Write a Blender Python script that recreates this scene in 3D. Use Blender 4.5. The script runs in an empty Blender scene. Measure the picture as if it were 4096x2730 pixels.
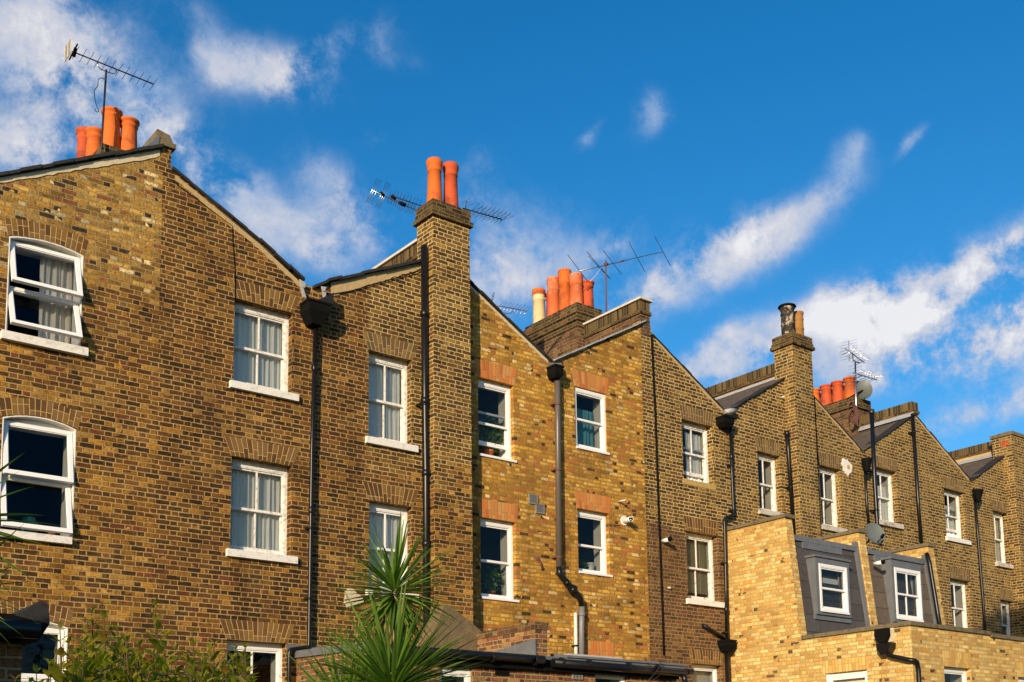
import bpy, bmesh, math, random
from mathutils import Vector, Matrix
from mathutils.geometry import tessellate_polygon
random.seed(7)
scene = bpy.context.scene
COL = scene.collection
D, H0 = 16.7, 1.7                      # distance of the rear facade, eye height
# ---------------------------------------------------------------- camera
FP, PX, PY = 4709.4, 2066.9, 2527.6
yaw, pit, rol = .671032, .1320307, -.0148258
fw = Vector((math.sin(yaw)*math.cos(pit), math.cos(yaw)*math.cos(pit), math.sin(pit)))
rt = Vector((math.cos(yaw), -math.sin(yaw), 0)); up0 = rt.cross(fw)
RT = rt*math.cos(rol) + up0*math.sin(rol); UP = -rt*math.sin(rol) + up0*math.cos(rol)
cam = bpy.data.cameras.new('camera'); co = bpy.data.objects.new('camera', cam); COL.objects.link(co)
co.matrix_world = Matrix(((RT.x, UP.x, -fw.x, 0), (RT.y, UP.y, -fw.y, 0), (RT.z, UP.z, -fw.z, H0), (0, 0, 0, 1)))
cam.sensor_width = 36; cam.lens = FP/4096*36; cam.shift_x = (2048-PX)/4096; cam.shift_y = (PY-1365)/4096
cam.clip_end = 3000; cam.clip_start = .05
scene.camera = co

def ray(px, py):
    return RT*((px-PX)/FP) - UP*((py-PY)/FP) + fw
def onY(px, py, Y=D):                   # measured photo point -> (x, z) on a plane parallel to the facade
    d = ray(px, py); t = Y/d.y; return d.x*t, d.z*t+H0
def onX(px, py, X):                     # -> (y, z) on a party-wall plane
    d = ray(px, py); t = X/d.x; return d.y*t, d.z*t+H0
def P3(px, py, Y):
    x, z = onY(px, py, Y); return Vector((x, Y, z))

# ---------------------------------------------------------------- materials
class NT:
    def __init__(s, name):
        s.m = bpy.data.materials.new(name); s.m.use_nodes = True
        s.t = s.m.node_tree; s.t.nodes.clear()
        s.out = s.t.nodes.new('ShaderNodeOutputMaterial')
    def n(s, typ, **k):
        nd = s.t.nodes.new(typ)
        for a, v in k.items(): setattr(nd, a, v)
        return nd
    def lk(s, a, b): s.t.links.new(a, b)
    def set(s, sock, v):
        if hasattr(v, 'is_output') or isinstance(v, bpy.types.NodeSocket): s.lk(v, sock)
        else: sock.default_value = v
    def ma(s, op, a, b=None, c=None, clamp=False):
        nd = s.n('ShaderNodeMath', operation=op, use_clamp=clamp); s.set(nd.inputs[0], a)
        if b is not None: s.set(nd.inputs[1], b)
        if c is not None: s.set(nd.inputs[2], c)
        return nd.outputs[0]
    def sm(s, x, lo, hi):
        nd = s.n('ShaderNodeMapRange', interpolation_type='SMOOTHSTEP'); s.set(nd.inputs[0], x)
        s.set(nd.inputs[1], lo); s.set(nd.inputs[2], hi); return nd.outputs[0]
    def mix(s, f, a, b, bt='MIX'):
        nd = s.n('ShaderNodeMix', data_type='RGBA', blend_type=bt); s.set(nd.inputs[0], f)
        for i, v in ((6, a), (7, b)):
            if isinstance(v, tuple): v = (*v[:3], 1)
            s.set(nd.inputs[i], v)
        return nd.outputs[2]
    def noise(s, vec, scale, det=3, rough=.6, dim='3D'):
        nd = s.n('ShaderNodeTexNoise', noise_dimensions=dim)
        if vec is not None: s.lk(vec, nd.inputs['Vector'])
        nd.inputs['Scale'].default_value = scale; nd.inputs['Detail'].default_value = det
        nd.inputs['Roughness'].default_value = rough; return nd.outputs['Fac']
    def ramp(s, f, stops, interp='LINEAR'):
        nd = s.n('ShaderNodeValToRGB'); s.set(nd.inputs[0], f); r = nd.color_ramp; r.interpolation = interp
        while len(r.elements) < len(stops): r.elements.new(.5)
        for e, (p, c) in zip(r.elements, stops): e.position = p; e.color = (*c[:3], 1)
        return nd.outputs[0]
    def bsdf(s, col, rough=.8, bump=None, dist=.01, bstr=1., spec=.3, metal=0.):
        b = s.n('ShaderNodeBsdfPrincipled')
        if isinstance(col, tuple): col = (*col[:3], 1)
        s.set(b.inputs['Base Color'], col); s.set(b.inputs['Roughness'], rough)
        b.inputs['Specular IOR Level'].default_value = spec; b.inputs['Metallic'].default_value = metal
        if bump is not None:
            bp = s.n('ShaderNodeBump'); bp.inputs['Distance'].default_value = dist
            bp.inputs['Strength'].default_value = bstr; s.lk(bump, bp.inputs['Height']); s.lk(bp.outputs[0], b.inputs['Normal'])
        s.lk(b.outputs[0], s.out.inputs[0]); return s.m

def brick_mat(name, pal, mortar, soot=.35, sootcol=(.03, .02, .012), mw=.0075, spot=.8, sx=1., rowh=.075, alt=None, pocked=.5, vary=.36):
    """Flemish bond: stretcher and header alternating in each course, in metres of UV."""
    t = NT(name); uv = t.n('ShaderNodeUVMap'); uv.uv_map = 'UVMap'
    wob = t.n('ShaderNodeTexNoise'); wob.inputs['Scale'].default_value = 7; wob.inputs['Detail'].default_value = 2
    t.lk(uv.outputs[0], wob.inputs['Vector'])
    vm = t.n('ShaderNodeVectorMath', operation='MULTIPLY_ADD'); t.lk(wob.outputs['Color'], vm.inputs[0])
    vm.inputs[1].default_value = (.014, .014, 0); t.lk(uv.outputs[0], vm.inputs[2])
    sep = t.n('ShaderNodeSeparateXYZ'); t.lk(vm.outputs[0], sep.inputs[0]); u, v = sep.outputs[0], sep.outputs[1]
    if sx != 1.: u = t.ma('MULTIPLY', u, sx)
    rv = t.ma('DIVIDE', v, rowh); row = t.ma('FLOOR', rv)
    par = t.ma('FLOORED_MODULO', row, 2.)
    wn = t.n('ShaderNodeTexWhiteNoise', noise_dimensions='1D'); t.lk(row, wn.inputs['W'])
    u2 = t.ma('ADD', t.ma('ADD', u, t.ma('MULTIPLY', par, .169)), t.ma('MULTIPLY', wn.outputs['Value'], .05))
    k = t.ma('FLOOR', t.ma('DIVIDE', u2, .3375)); tt = t.ma('FLOORED_MODULO', u2, .3375)
    isH = t.ma('GREATER_THAN', tt, .225)
    du = t.ma('MINIMUM', t.ma('ABSOLUTE', t.ma('SUBTRACT', tt, .225)), t.ma('MINIMUM', tt, t.ma('SUBTRACT', .3375, tt)))
    fv = t.ma('MULTIPLY', t.ma('FRACT', rv), rowh); dv = t.ma('MINIMUM', fv, t.ma('SUBTRACT', rowh, fv))
    d = t.ma('MINIMUM', du, dv)
    fine = t.noise(uv.outputs[0], 55, 4, .65)
    wear = t.noise(uv.outputs[0], 1.7, 5, .7); fine2 = t.noise(uv.outputs[0], 24, 4, .7)
    edge = t.ma('ADD', t.ma('ADD', d, t.ma('MULTIPLY', t.ma('SUBTRACT', fine, .5), .012)), t.ma('ADD', t.ma('MULTIPLY', t.ma('SUBTRACT', fine2, .5), .014), t.ma('MULTIPLY', t.ma('SUBTRACT', wear, .5), -.016)))
    mask = t.sm(edge, mw-.002, mw+.003)
    cid = t.n('ShaderNodeCombineXYZ'); t.lk(t.ma('ADD', k, t.ma('MULTIPLY', isH, .5)), cid.inputs[0]); t.lk(row, cid.inputs[1])
    w2 = t.n('ShaderNodeTexWhiteNoise', noise_dimensions='3D'); t.lk(cid.outputs[0], w2.inputs['Vector'])
    big = t.noise(uv.outputs[0], .55, 4, .6)
    n = len(pal); rnd = t.ma('ADD', w2.outputs['Value'], t.ma('MULTIPLY', t.ma('SUBTRACT', big, .5), .55), clamp=True)
    tot = sum(w for _, w in pal); acc = 0; st = []
    for c, w in pal: st.append((acc/tot, c)); acc += w
    bc = t.ramp(rnd, st, 'CONSTANT')
    sw = t.n('ShaderNodeSeparateColor'); t.lk(w2.outputs['Color'], sw.inputs[0])
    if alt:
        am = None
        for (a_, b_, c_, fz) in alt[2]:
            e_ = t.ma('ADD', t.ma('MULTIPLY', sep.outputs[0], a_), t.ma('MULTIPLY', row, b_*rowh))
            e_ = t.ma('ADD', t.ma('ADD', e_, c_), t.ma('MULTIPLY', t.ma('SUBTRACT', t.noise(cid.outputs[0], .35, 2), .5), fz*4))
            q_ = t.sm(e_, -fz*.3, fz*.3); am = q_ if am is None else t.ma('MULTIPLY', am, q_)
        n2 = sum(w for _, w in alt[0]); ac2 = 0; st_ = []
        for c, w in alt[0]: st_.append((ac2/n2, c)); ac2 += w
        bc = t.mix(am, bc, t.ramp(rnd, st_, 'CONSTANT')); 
    bc = t.mix(1., bc, t.ramp(sw.outputs[1], [(0, (1-vary, 1-vary, 1-vary)), (1, (1+vary*.95, 1+vary*.85, 1+vary*.4))]), 'MULTIPLY')
    sp = t.noise(uv.outputs[0], 24, 6, .75)
    bc = t.mix(t.ma('MULTIPLY', t.sm(sp, .47, .63), spot), bc, (sootcol[0]*1.4, sootcol[1]*1.3, sootcol[2]*1.2))
    sp2 = t.noise(uv.outputs[0], 19, 5, .7); bc = t.mix(t.ma('MULTIPLY', t.sm(sp2, .5, .7), spot*.35), bc, t.mix(.5, pal[0][0], tuple(min(1, c_*1.1) for c_ in mortar)))
    bc = t.mix(t.ma('MULTIPLY', t.sm(t.ma('ADD', t.ma('MULTIPLY', fine, .5), t.ma('MULTIPLY', wear, .6)), .52, .85), .38), bc, mortar)
    mc = t.mix(t.ma('MULTIPLY', t.noise(uv.outputs[0], 14, 4), .7), mortar, tuple(c*.5 for c in mortar))
    if alt: mc = t.mix(am, mc, alt[1])
    c = t.mix(mask, mc, bc)
    mp = t.n('ShaderNodeMapping'); mp.inputs['Scale'].default_value = (2.6, .35, 1); t.lk(uv.outputs[0], mp.inputs['Vector'])
    c = t.mix(t.ma('MULTIPLY', t.sm(t.noise(mp.outputs[0], 1., 5, .65), .5, .72), soot*1.1), c, t.mix(1., c, (.38, .33, .28), 'MULTIPLY'))
    st2 = t.sm(t.noise(uv.outputs[0], .9, 6, .7), .42, .72)
    c = t.mix(t.ma('MULTIPLY', st2, soot), c, sootcol)
    hgt = t.ma('ADD', t.ma('MULTIPLY', mask, 1.), t.ma('MULTIPLY', fine, pocked))
    hgt = t.ma('ADD', hgt, t.ma('MULTIPLY', w2.outputs['Value'], .25))
    return t.bsdf(c, .92, hgt, .009, 1., spec=.15)

def arch_mat(name, pal, mortar, spot=.4):
    t = NT(name); uv = t.n('ShaderNodeUVMap'); uv.uv_map = 'UVMap'
    sep = t.n('ShaderNodeSeparateXYZ'); t.lk(uv.outputs[0], sep.inputs[0]); u, v = sep.outputs[0], sep.outputs[1]
    cu = t.ma('DIVIDE', u, .074); col = t.ma('FLOOR', cu); fu = t.ma('MULTIPLY', t.ma('FRACT', cu), .074)
    du = t.ma('MINIMUM', fu, t.ma('SUBTRACT', .074, fu))
    w = t.n('ShaderNodeTexWhiteNoise', noise_dimensions='1D'); t.lk(col, w.inputs['W'])
    sp = t.ma('ADD', .075, t.ma('MULTIPLY', t.ma('GREATER_THAN', w.outputs['Value'], .45), .075))
    top = t.ma('GREATER_THAN', v, sp); dv = t.ma('ABSOLUTE', t.ma('SUBTRACT', v, sp))
    fine = t.noise(uv.outputs[0], 50, 4, .65)
    d = t.ma('ADD', t.ma('MINIMUM', du, dv), t.ma('MULTIPLY', t.ma('SUBTRACT', fine, .5), .008))
    mask = t.sm(d, .0035, .0075)
    cid = t.n('ShaderNodeCombineXYZ'); t.lk(col, cid.inputs[0]); t.lk(top, cid.inputs[1])
    w2 = t.n('ShaderNodeTexWhiteNoise', noise_dimensions='3D'); t.lk(cid.outputs[0], w2.inputs['Vector'])
    st = [(i/len(pal), c) for i, c in enumerate(pal)]
    bc = t.ramp(w2.outputs['Value'], st, 'CONSTANT')
    bc = t.mix(t.ma('MULTIPLY', t.sm(t.noise(uv.outputs[0], 30, 5, .7), .5, .68), spot), bc, (.04, .025, .015))
    c = t.mix(mask, mortar, bc)
    return t.bsdf(c, .9, t.ma('ADD', mask, t.ma('MULTIPLY', fine, .5)), .008, 1., spec=.15)

def plain(name, col, rough=.6, var=.3, scale=6, bump=.0, spec=.4, metal=0., dirt=None, dirtamt=.5, dscale=9):
    t = NT(name); tc = t.n('ShaderNodeTexCoord'); ob = tc.outputs['Object']
    nz = t.noise(ob, scale, 5, .6)
    c = t.mix(nz, tuple(x*(1-var) for x in col), tuple(min(1, x*(1+var)) for x in col))
    if dirt: c = t.mix(t.ma('MULTIPLY', t.sm(t.noise(ob, dscale, 6, .7), .5, .62), dirtamt), c, dirt)
    return t.bsdf(c, rough, nz if bump else None, bump or .01, 1., spec, metal)

M = {}
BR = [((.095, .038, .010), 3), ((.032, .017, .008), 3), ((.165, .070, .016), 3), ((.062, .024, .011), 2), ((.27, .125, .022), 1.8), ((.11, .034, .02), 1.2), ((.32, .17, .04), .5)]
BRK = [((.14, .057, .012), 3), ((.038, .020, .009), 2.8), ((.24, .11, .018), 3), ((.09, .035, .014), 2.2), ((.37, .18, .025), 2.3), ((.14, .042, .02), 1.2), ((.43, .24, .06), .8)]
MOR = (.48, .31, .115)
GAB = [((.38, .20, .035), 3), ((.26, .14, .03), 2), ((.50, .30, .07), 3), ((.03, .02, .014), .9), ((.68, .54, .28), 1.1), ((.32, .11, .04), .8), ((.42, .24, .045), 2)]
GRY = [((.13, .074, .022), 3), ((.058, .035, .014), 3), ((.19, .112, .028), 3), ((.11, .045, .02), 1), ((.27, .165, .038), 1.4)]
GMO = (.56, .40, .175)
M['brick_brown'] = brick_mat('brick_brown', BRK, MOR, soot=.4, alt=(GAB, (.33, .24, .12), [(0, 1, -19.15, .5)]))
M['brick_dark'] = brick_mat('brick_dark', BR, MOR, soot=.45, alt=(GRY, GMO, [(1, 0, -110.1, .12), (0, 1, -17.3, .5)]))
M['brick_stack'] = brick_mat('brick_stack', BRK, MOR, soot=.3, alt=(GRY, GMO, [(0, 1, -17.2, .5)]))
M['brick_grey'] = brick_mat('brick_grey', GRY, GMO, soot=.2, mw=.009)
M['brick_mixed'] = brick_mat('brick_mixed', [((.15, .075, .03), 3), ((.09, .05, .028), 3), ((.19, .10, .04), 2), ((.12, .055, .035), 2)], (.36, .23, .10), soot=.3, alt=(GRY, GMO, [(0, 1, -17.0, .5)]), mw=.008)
M['brick_yellow'] = brick_mat('brick_yellow', [((.56, .31, .05), 4), ((.42, .22, .04), 3), ((.63, .39, .10), 3), ((.44, .16, .05), 1.6), ((.05, .034, .02), .8), ((.70, .52, .26), .6), ((.36, .19, .04), 2.4)], (.44, .24, .06), soot=.4, spot=.6, pocked=.5, vary=.26)
M['brick_stock'] = brick_mat('brick_stock', [((.64, .43, .15), 4), ((.57, .36, .11), 3), ((.70, .51, .22), 3), ((.52, .27, .07), 1.2), ((.10, .06, .04), .3), ((.50, .30, .09), 2)], (.60, .43, .18), soot=.12, spot=.3, vary=.2, mw=.007, pocked=.35)
M['brick_black'] = brick_mat('brick_black', [((.07, .048, .022), 3), ((.03, .022, .013), 3), ((.13, .09, .035), 2), ((.15, .06, .03), 1)], (.24, .17, .08), soot=.35, mw=.007)
M['brick_purple'] = brick_mat('brick_purple', [((.12, .06, .035), 3), ((.07, .045, .025), 2), ((.16, .09, .04), 2), ((.15, .06, .04), 1.5), ((.19, .13, .06), 1)], (.30, .21, .11), soot=.25, mw=.006)
M['brick_red'] = brick_mat('brick_red', [((.21, .07, .04), 3), ((.13, .055, .035), 3), ((.28, .12, .055), 2), ((.10, .05, .035), 1), ((.32, .19, .08), 1)], (.42, .30, .15), soot=.15, mw=.0075)
M['arch_brown'] = arch_mat('arch_brown', [(.15, .08, .028), (.09, .05, .022), (.21, .12, .035), (.12, .06, .025), (.19, .11, .05)], MOR)
M['arch_grey'] = arch_mat('arch_grey', [(.17, .11, .04), (.12, .08, .035), (.22, .14, .05), (.16, .09, .04)], (.42, .30, .15))
M['arch_red'] = arch_mat('arch_red', [(.52, .17, .045), (.46, .20, .06), (.56, .22, .06), (.42, .13, .04), (.5, .26, .09)], (.45, .22, .08), spot=.15)
M['arch_stock'] = arch_mat('arch_stock', [(.62, .38, .10), (.55, .33, .1), (.66, .45, .15), (.5, .28, .08)], (.52, .36, .14), spot=.1)
M['white'] = plain('white_upvc', (.78, .78, .78), .35, .03, 3)
M['white_old'] = plain('white_flaking_paint', (.76, .74, .70), .6, .05, 5, .004, dirt=(.25, .19, .13), dirtamt=.55, dscale=16)
M['stone'] = plain('painted_sill', (.72, .70, .66), .75, .08, 30, .004, dirt=(.3, .26, .2), dirtamt=.35, dscale=8)
M['stone_raw'] = plain('raw_stone_sill', (.42, .28, .1), .9, .25, 12, .006)
M['stone_grey'] = plain('weathered_sill', (.52, .47, .40), .85, .2, 14, .006, dirt=(.12, .1, .08), dirtamt=.7)
M['plaster'] = plain('reveal_render', (.72, .70, .66), .8, .08, 10, .004, dirt=(.4, .35, .28), dirtamt=.3)
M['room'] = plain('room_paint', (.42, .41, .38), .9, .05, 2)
M['room_dim_tone'] = plain('room_painted_dimness', (.06, .065, .07), .9, .1, 2)  # near-black walls: dimness of the unlit rooms put into the colour
M['reveal'] = plain('inner_reveal_paint', (.72, .71, .67), .8, .03, 2)
M['curtain'] = plain('net_curtain', (.88, .87, .82), .9, .06, 4)
M['curtain_cream'] = plain('cream_curtain', (.70, .64, .54), .9, .06, 4)
M['curtain_teal'] = plain('teal_voile', (.10, .33, .38), .8, .35, 5)
M['blind'] = plain('venetian_blind', (.55, .50, .34), .7, .1, 5)
M['black'] = plain('black_iron', (.007, .007, .008), .33, .3, 12, .002, spec=.32)
M['black_matt'] = plain('black_matt_paint', (.006, .006, .006), .8, .3, 9, spec=.08)
M['brown_pipe'] = plain('brown_grey_pipe', (.105, .085, .075), .38, .15, 8, spec=.5)
M['grey_pipe'] = plain('grey_pipe', (.17, .17, .175), .45, .2, 20, spec=.5)
M['white_pipe'] = plain('white_pipe', (.62, .60, .54), .5, .05, 8)
M['lead'] = plain('lead_sheet', (.125, .132, .145), .5, .35, 5, .004, spec=.5, dirt=(.10, .11, .125), dirtamt=.6, dscale=3)
M['lead_pale'] = plain('pale_lead', (.36, .37, .38), .5, .25, 9, .004, dirt=(.2, .2, .2), dirtamt=.6)
M['mortar'] = plain('cement_fillet', (.42, .30, .145), .95, .2, 14, .01)
M['mortar_pale'] = plain('pale_cement', (.52, .44, .30), .95, .2, 14, .01)
M['render'] = plain('old_render', (.44, .30, .12), .9, .2, 6, .01, dirt=(.5, .42, .3), dirtamt=.5, dscale=7)
M['coping'] = plain('concrete_coping', (.15, .12, .07), .9, .35, 12, .01, dirt=(.05, .045, .03), dirtamt=.6)
M['coping_white'] = plain('pale_coping', (.55, .51, .44), .7, .12, 8, .003, dirt=(.35, .33, .28), dirtamt=.4)
M['slate_edge'] = plain('slate_edge', (.022, .02, .018), .7, .5, 14, .006)
M['metal'] = plain('aluminium', (.55, .55, .56), .3, .15, 20, metal=1.)
M['metal_dark'] = plain('weathered_steel', (.05, .042, .04), .5, .4, 20, metal=.6)
M['rust'] = plain('rusty_mast', (.13, .055, .045), .7, .4, 30)
M['dish'] = plain('grey_dish', (.11, .125, .125), .5, .15, 6)
M['vent'] = plain('grey_vent', (.20, .19, .18), .5, .1, 6)
M['splash'] = plain('white_filler', (.74, .70, .66), .9, .1, 10, .01)
M['soil'] = plain('garden_soil', (.06, .07, .025), 1., .5, 2)
def pot_mat(name, c, dirt, amt=.5, sc=4):
    return plain(name, c, .75, .14, 5, .004, spec=.25, dirt=dirt, dirtamt=amt, dscale=sc)
M['pot'] = pot_mat('terracotta', (.60, .13, .020), (.20, .05, .025), .6, 2.2)
M['pot2'] = pot_mat('dark_terracotta', (.47, .08, .026), (.13, .035, .022), .65, 2.6)
M['pot3'] = pot_mat('pink_stained_terracotta', (.56, .125, .04), (.62, .36, .26), .45, 3)
M['pot_cream'] = pot_mat('cream_clay', (.60, .50, .28), (.4, .3, .15), .3)
M['pot_tan'] = pot_mat('tan_clay', (.31, .155, .045), (.10, .055, .03), .5)
M['pot_black'] = pot_mat('sooted_clay', (.03, .026, .022), (.5, .4, .3), .8, 7)
M['clay_small'] = plain('flowerpot_clay', (.5, .15, .06), .8, .15, 20)
M['green_glaze'] = plain('green_glaze', (.02, .14, .11), .25, .2, 8)
M['ceramic'] = plain('white_ceramic', (.75, .75, .72), .2, .03, 5)

def slate_mat(name, col, w, h, bump=.02, lichen=0.):
    t = NT(name); uv = t.n('ShaderNodeUVMap'); uv.uv_map = 'UVMap'
    b = t.n('ShaderNodeTexBrick'); t.lk(uv.outputs[0], b.inputs['Vector'])
    b.inputs['Scale'].default_value = 1; b.inputs['Brick Width'].default_value = w; b.inputs['Row Height'].default_value = h
    b.inputs['Mortar Size'].default_value = .006; b.inputs['Mortar Smooth'].default_value = .3
    b.inputs['Color1'].default_value = (*[c*.7 for c in col], 1); b.inputs['Color2'].default_value = (*[c*1.35 for c in col], 1)
    b.inputs['Mortar'].default_value = (*[c*.2 for c in col], 1)
    nz = t.noise(uv.outputs[0], 9, 5, .7)
    c = t.mix(.5, b.outputs['Color'], t.ramp(nz, [(.3, tuple(x*.6 for x in col)), (.7, tuple(x*1.4 for x in col))]))
    if lichen: c = t.mix(t.ma('MULTIPLY', t.sm(t.noise(uv.outputs[0], 3, 6, .7), .56, .64), lichen), c, (.3, .2, .05))
    sep = t.n('ShaderNodeSeparateXYZ'); t.lk(uv.outputs[0], sep.inputs[0])
    saw = t.ma('SUBTRACT', 1., t.ma('FRACT', t.ma('DIVIDE', sep.outputs[1], h)))
    return t.bsdf(c, .75, t.ma('SUBTRACT', saw, t.ma('MULTIPLY', b.outputs['Fac'], .6)), bump, 1., spec=.4)
M['slate'] = slate_mat('roof_slate', (.125, .09, .058), .25, .16, .03, .35)
M['soldier'] = arch_mat('soldier_course', [(.05, .035, .018), (.11, .075, .03), (.07, .045, .02), (.15, .10, .04), (.035, .025, .015)], (.22, .16, .08), .5)
M['slate_big'] = slate_mat('mansard_slate', (.065, .058, .058), .62, .36, .012)
M['slate_brown'] = slate_mat('mansard_slate_brown', (.11, .085, .065), .62, .36, .012)

def glass_mat():
    t = NT('window_glass'); fr = t.n('ShaderNodeFresnel'); fr.inputs[0].default_value = 1.5
    nz = t.n('ShaderNodeTexNoise'); nz.inputs['Scale'].default_value = 2.2
    tc = t.n('ShaderNodeTexCoord'); t.lk(tc.outputs['Object'], nz.inputs['Vector'])
    bp = t.n('ShaderNodeBump'); bp.inputs['Distance'].default_value = .012; t.lk(nz.outputs['Fac'], bp.inputs['Height'])
    g = t.n('ShaderNodeBsdfGlossy'); g.inputs['Roughness'].default_value = .015; t.lk(bp.outputs[0], g.inputs['Normal'])
    tr = t.n('ShaderNodeBsdfTransparent'); tr.inputs[0].default_value = (.9, .92, .9, 1)
    mx = t.n('ShaderNodeMixShader'); t.lk(t.ma('MULTIPLY_ADD', fr.outputs[0], .75, .0, clamp=True), mx.inputs[0])
    t.lk(tr.outputs[0], mx.inputs[1]); t.lk(g.outputs[0], mx.inputs[2]); t.lk(mx.outputs[0], t.out.inputs[0]); return t.m
M['glass'] = glass_mat()

def leaf_mat(name, c1, c2, edge=None, trans=.35, rough=.4):
    t = NT(name); oi = t.n('ShaderNodeNewGeometry')
    c = t.ramp(oi.outputs['Random Per Island'], [(0, c1), (.6, c2), (1, tuple(x*1.25 for x in c2))])
    if edge: c = t.mix(t.sm(oi.outputs['Random Per Island'], .93, .95), c, edge)
    b = t.n('ShaderNodeBsdfPrincipled'); t.lk(c, b.inputs['Base Color']); b.inputs['Roughness'].default_value = rough
    b.inputs['Specular IOR Level'].default_value = .35
    tl = t.n('ShaderNodeBsdfTranslucent'); t.lk(t.mix(1., c, (1.6, 1.9, .6), 'MULTIPLY'), tl.inputs[0])
    mx = t.n('ShaderNodeMixShader'); mx.inputs[0].default_value = trans
    t.lk(b.outputs[0], mx.inputs[1]); t.lk(tl.outputs[0], mx.inputs[2]); t.lk(mx.outputs[0], t.out.inputs[0]); return t.m
M['blade'] = leaf_mat('cordyline_blade', (.045, .10, .015), (.13, .22, .03), (.28, .22, .07), .3)
M['bush'] = leaf_mat('privet_leaf', (.13, .14, .012), (.32, .29, .03), (.3, .14, .02), .5)
M['ficus'] = leaf_mat('houseplant_leaf', (.06, .13, .02), (.20, .30, .08), None, .3)
M['ficus_dark'] = leaf_mat('houseplant_leaf_dark', (.03, .08, .01), (.08, .17, .02), None, .3)
M['tree'] = leaf_mat('tree_leaf', (.03, .05, .012), (.06, .09, .02), None, .3)
M['deadleaf'] = plain('dead_leaf', (.22, .14, .06), .9, .4, 20)
M['bark'] = plain('palm_bark', (.30, .22, .13), .9, .35, 18, .01)
M['stem'] = plain('green_stem', (.08, .05, .02), .8, .3, 20)

# ---------------------------------------------------------------- mesh building
class MB:
    def __init__(s): s.v = []; s.f = []; s.uv = []; s.mi = []; s.smooth = []
    def face(s, pts, uv=None, mi=0, smooth=False):
        i = len(s.v); s.v += [tuple(p) for p in pts]; s.f.append(tuple(range(i, i+len(pts)))); s.uv.append(uv); s.mi.append(mi); s.smooth.append(smooth)
    def box(s, x0, x1, y0, y1, z0, z1, mi=0, skip=''):
        a = [(x0, y0, z0), (x1, y0, z0), (x1, y1, z0), (x0, y1, z0), (x0, y0, z1), (x1, y0, z1), (x1, y1, z1), (x0, y1, z1)]
        for k, q in (('f', (0, 1, 5, 4)), ('b', (2, 3, 7, 6)), ('l', (3, 0, 4, 7)), ('r', (1, 2, 6, 5)), ('t', (4, 5, 6, 7)), ('d', (3, 2, 1, 0))):
            if k not in skip: s.face([a[i] for i in q], mi=mi)
        return s
    def hexa(s, a, mi=0):
        for q in ((0, 1, 5, 4), (2, 3, 7, 6), (3, 0, 4, 7), (1, 2, 6, 5), (4, 5, 6, 7), (3, 2, 1, 0)): s.face([a[i] for i in q], mi=mi)
        return s
    def prism(s, poly, axis, c0, c1, mi=0):     # poly in the 2 other axes, extruded along axis
        def p(q, c): return (c, q[0], q[1]) if axis == 'x' else ((q[0], c, q[1]) if axis == 'y' else (q[0], q[1], c))
        s.face([p(q, c0) for q in poly], mi=mi); s.face([p(q, c1) for q in reversed(poly)], mi=mi)
        for i in range(len(poly)):
            a, b = poly[i], poly[(i+1) % len(poly)]
            s.face([p(b, c0), p(a, c0), p(a, c1), p(b, c1)], mi=mi)
        return s
    def tube(s, pts, r, n=8, caps=True, mi=0):
        pts = [Vector(p) for p in pts]; rs = r if isinstance(r, (list, tuple)) else [r]*len(pts)
        rings = []; prev = None
        for i, p in enumerate(pts):
            if i == 0: d = pts[1]-p
            elif i == len(pts)-1: d = p-pts[i-1]
            else: d = (pts[i+1]-p).normalized()+(p-pts[i-1]).normalized()
            d.normalize()
            if prev is None: a = Vector((0, 0, 1)) if abs(d.z) < .9 else Vector((1, 0, 0)); e1 = d.cross(a).normalized()
            else: e1 = (prev - d*prev.dot(d)).normalized()
            prev = e1; e2 = d.cross(e1)
            rings.append([p+(e1*math.cos(2*math.pi*k/n)+e2*math.sin(2*math.pi*k/n))*rs[i] for k in range(n)])
        base = len(s.v)
        for rg in rings: s.v += [tuple(q) for q in rg]
        for i in range(len(rings)-1):
            for k in range(n):
                a = base+i*n+k; b = base+i*n+(k+1) % n
                s.f.append((a, b, b+n, a+n)); s.uv.append(None); s.mi.append(mi); s.smooth.append(True)
        if caps:
            s.f.append(tuple(base+k for k in reversed(range(n)))); s.uv.append(None); s.mi.append(mi); s.smooth.append(False)
            s.f.append(tuple(base+(len(rings)-1)*n+k for k in range(n))); s.uv.append(None); s.mi.append(mi); s.smooth.append(False)
        return s
    def lathe(s, c, prof, n=20, mi=0):
        c = Vector(c); base = len(s.v)
        for r, z in prof: s.v += [(c.x+r*math.cos(2*math.pi*k/n), c.y+r*math.sin(2*math.pi*k/n), c.z+z) for k in range(n)]
        for i in range(len(prof)-1):
            for k in range(n):
                a = base+i*n+k; b = base+i*n+(k+1) % n
                s.f.append((a, b, b+n, a+n)); s.uv.append(None); s.mi.append(mi); s.smooth.append(True)
        return s
    def build(s, name, mats, parent=None, weld=False):
        me = bpy.data.meshes.new(name); me.from_pydata(s.v, [], s.f); ul = me.uv_layers.new(name='UVMap')
        mats = mats if isinstance(mats, (list, tuple)) else [mats]
        for m in mats: me.materials.append(m)
        for p in me.polygons:
            p.material_index = s.mi[p.index]; p.use_smooth = s.smooth[p.index]
            u = s.uv[p.index]; nr = p.normal; ax = max(range(3), key=lambda i: abs(nr[i])+(.3 if i == 2 and 0 else 0))
            for j, li in enumerate(p.loop_indices):
                if u: ul.data[li].uv = u[j]
                else:
                    c = me.vertices[me.loops[li].vertex_index].co
                    ul.data[li].uv = ((c.y+100.03, c.z+10) if ax == 0 else ((c.x+100, c.z+10) if ax == 1 else (c.x+100, c.y+10)))
        o = bpy.data.objects.new(name, me); COL.objects.link(o)
        if parent: o.parent = parent
        return o
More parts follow.
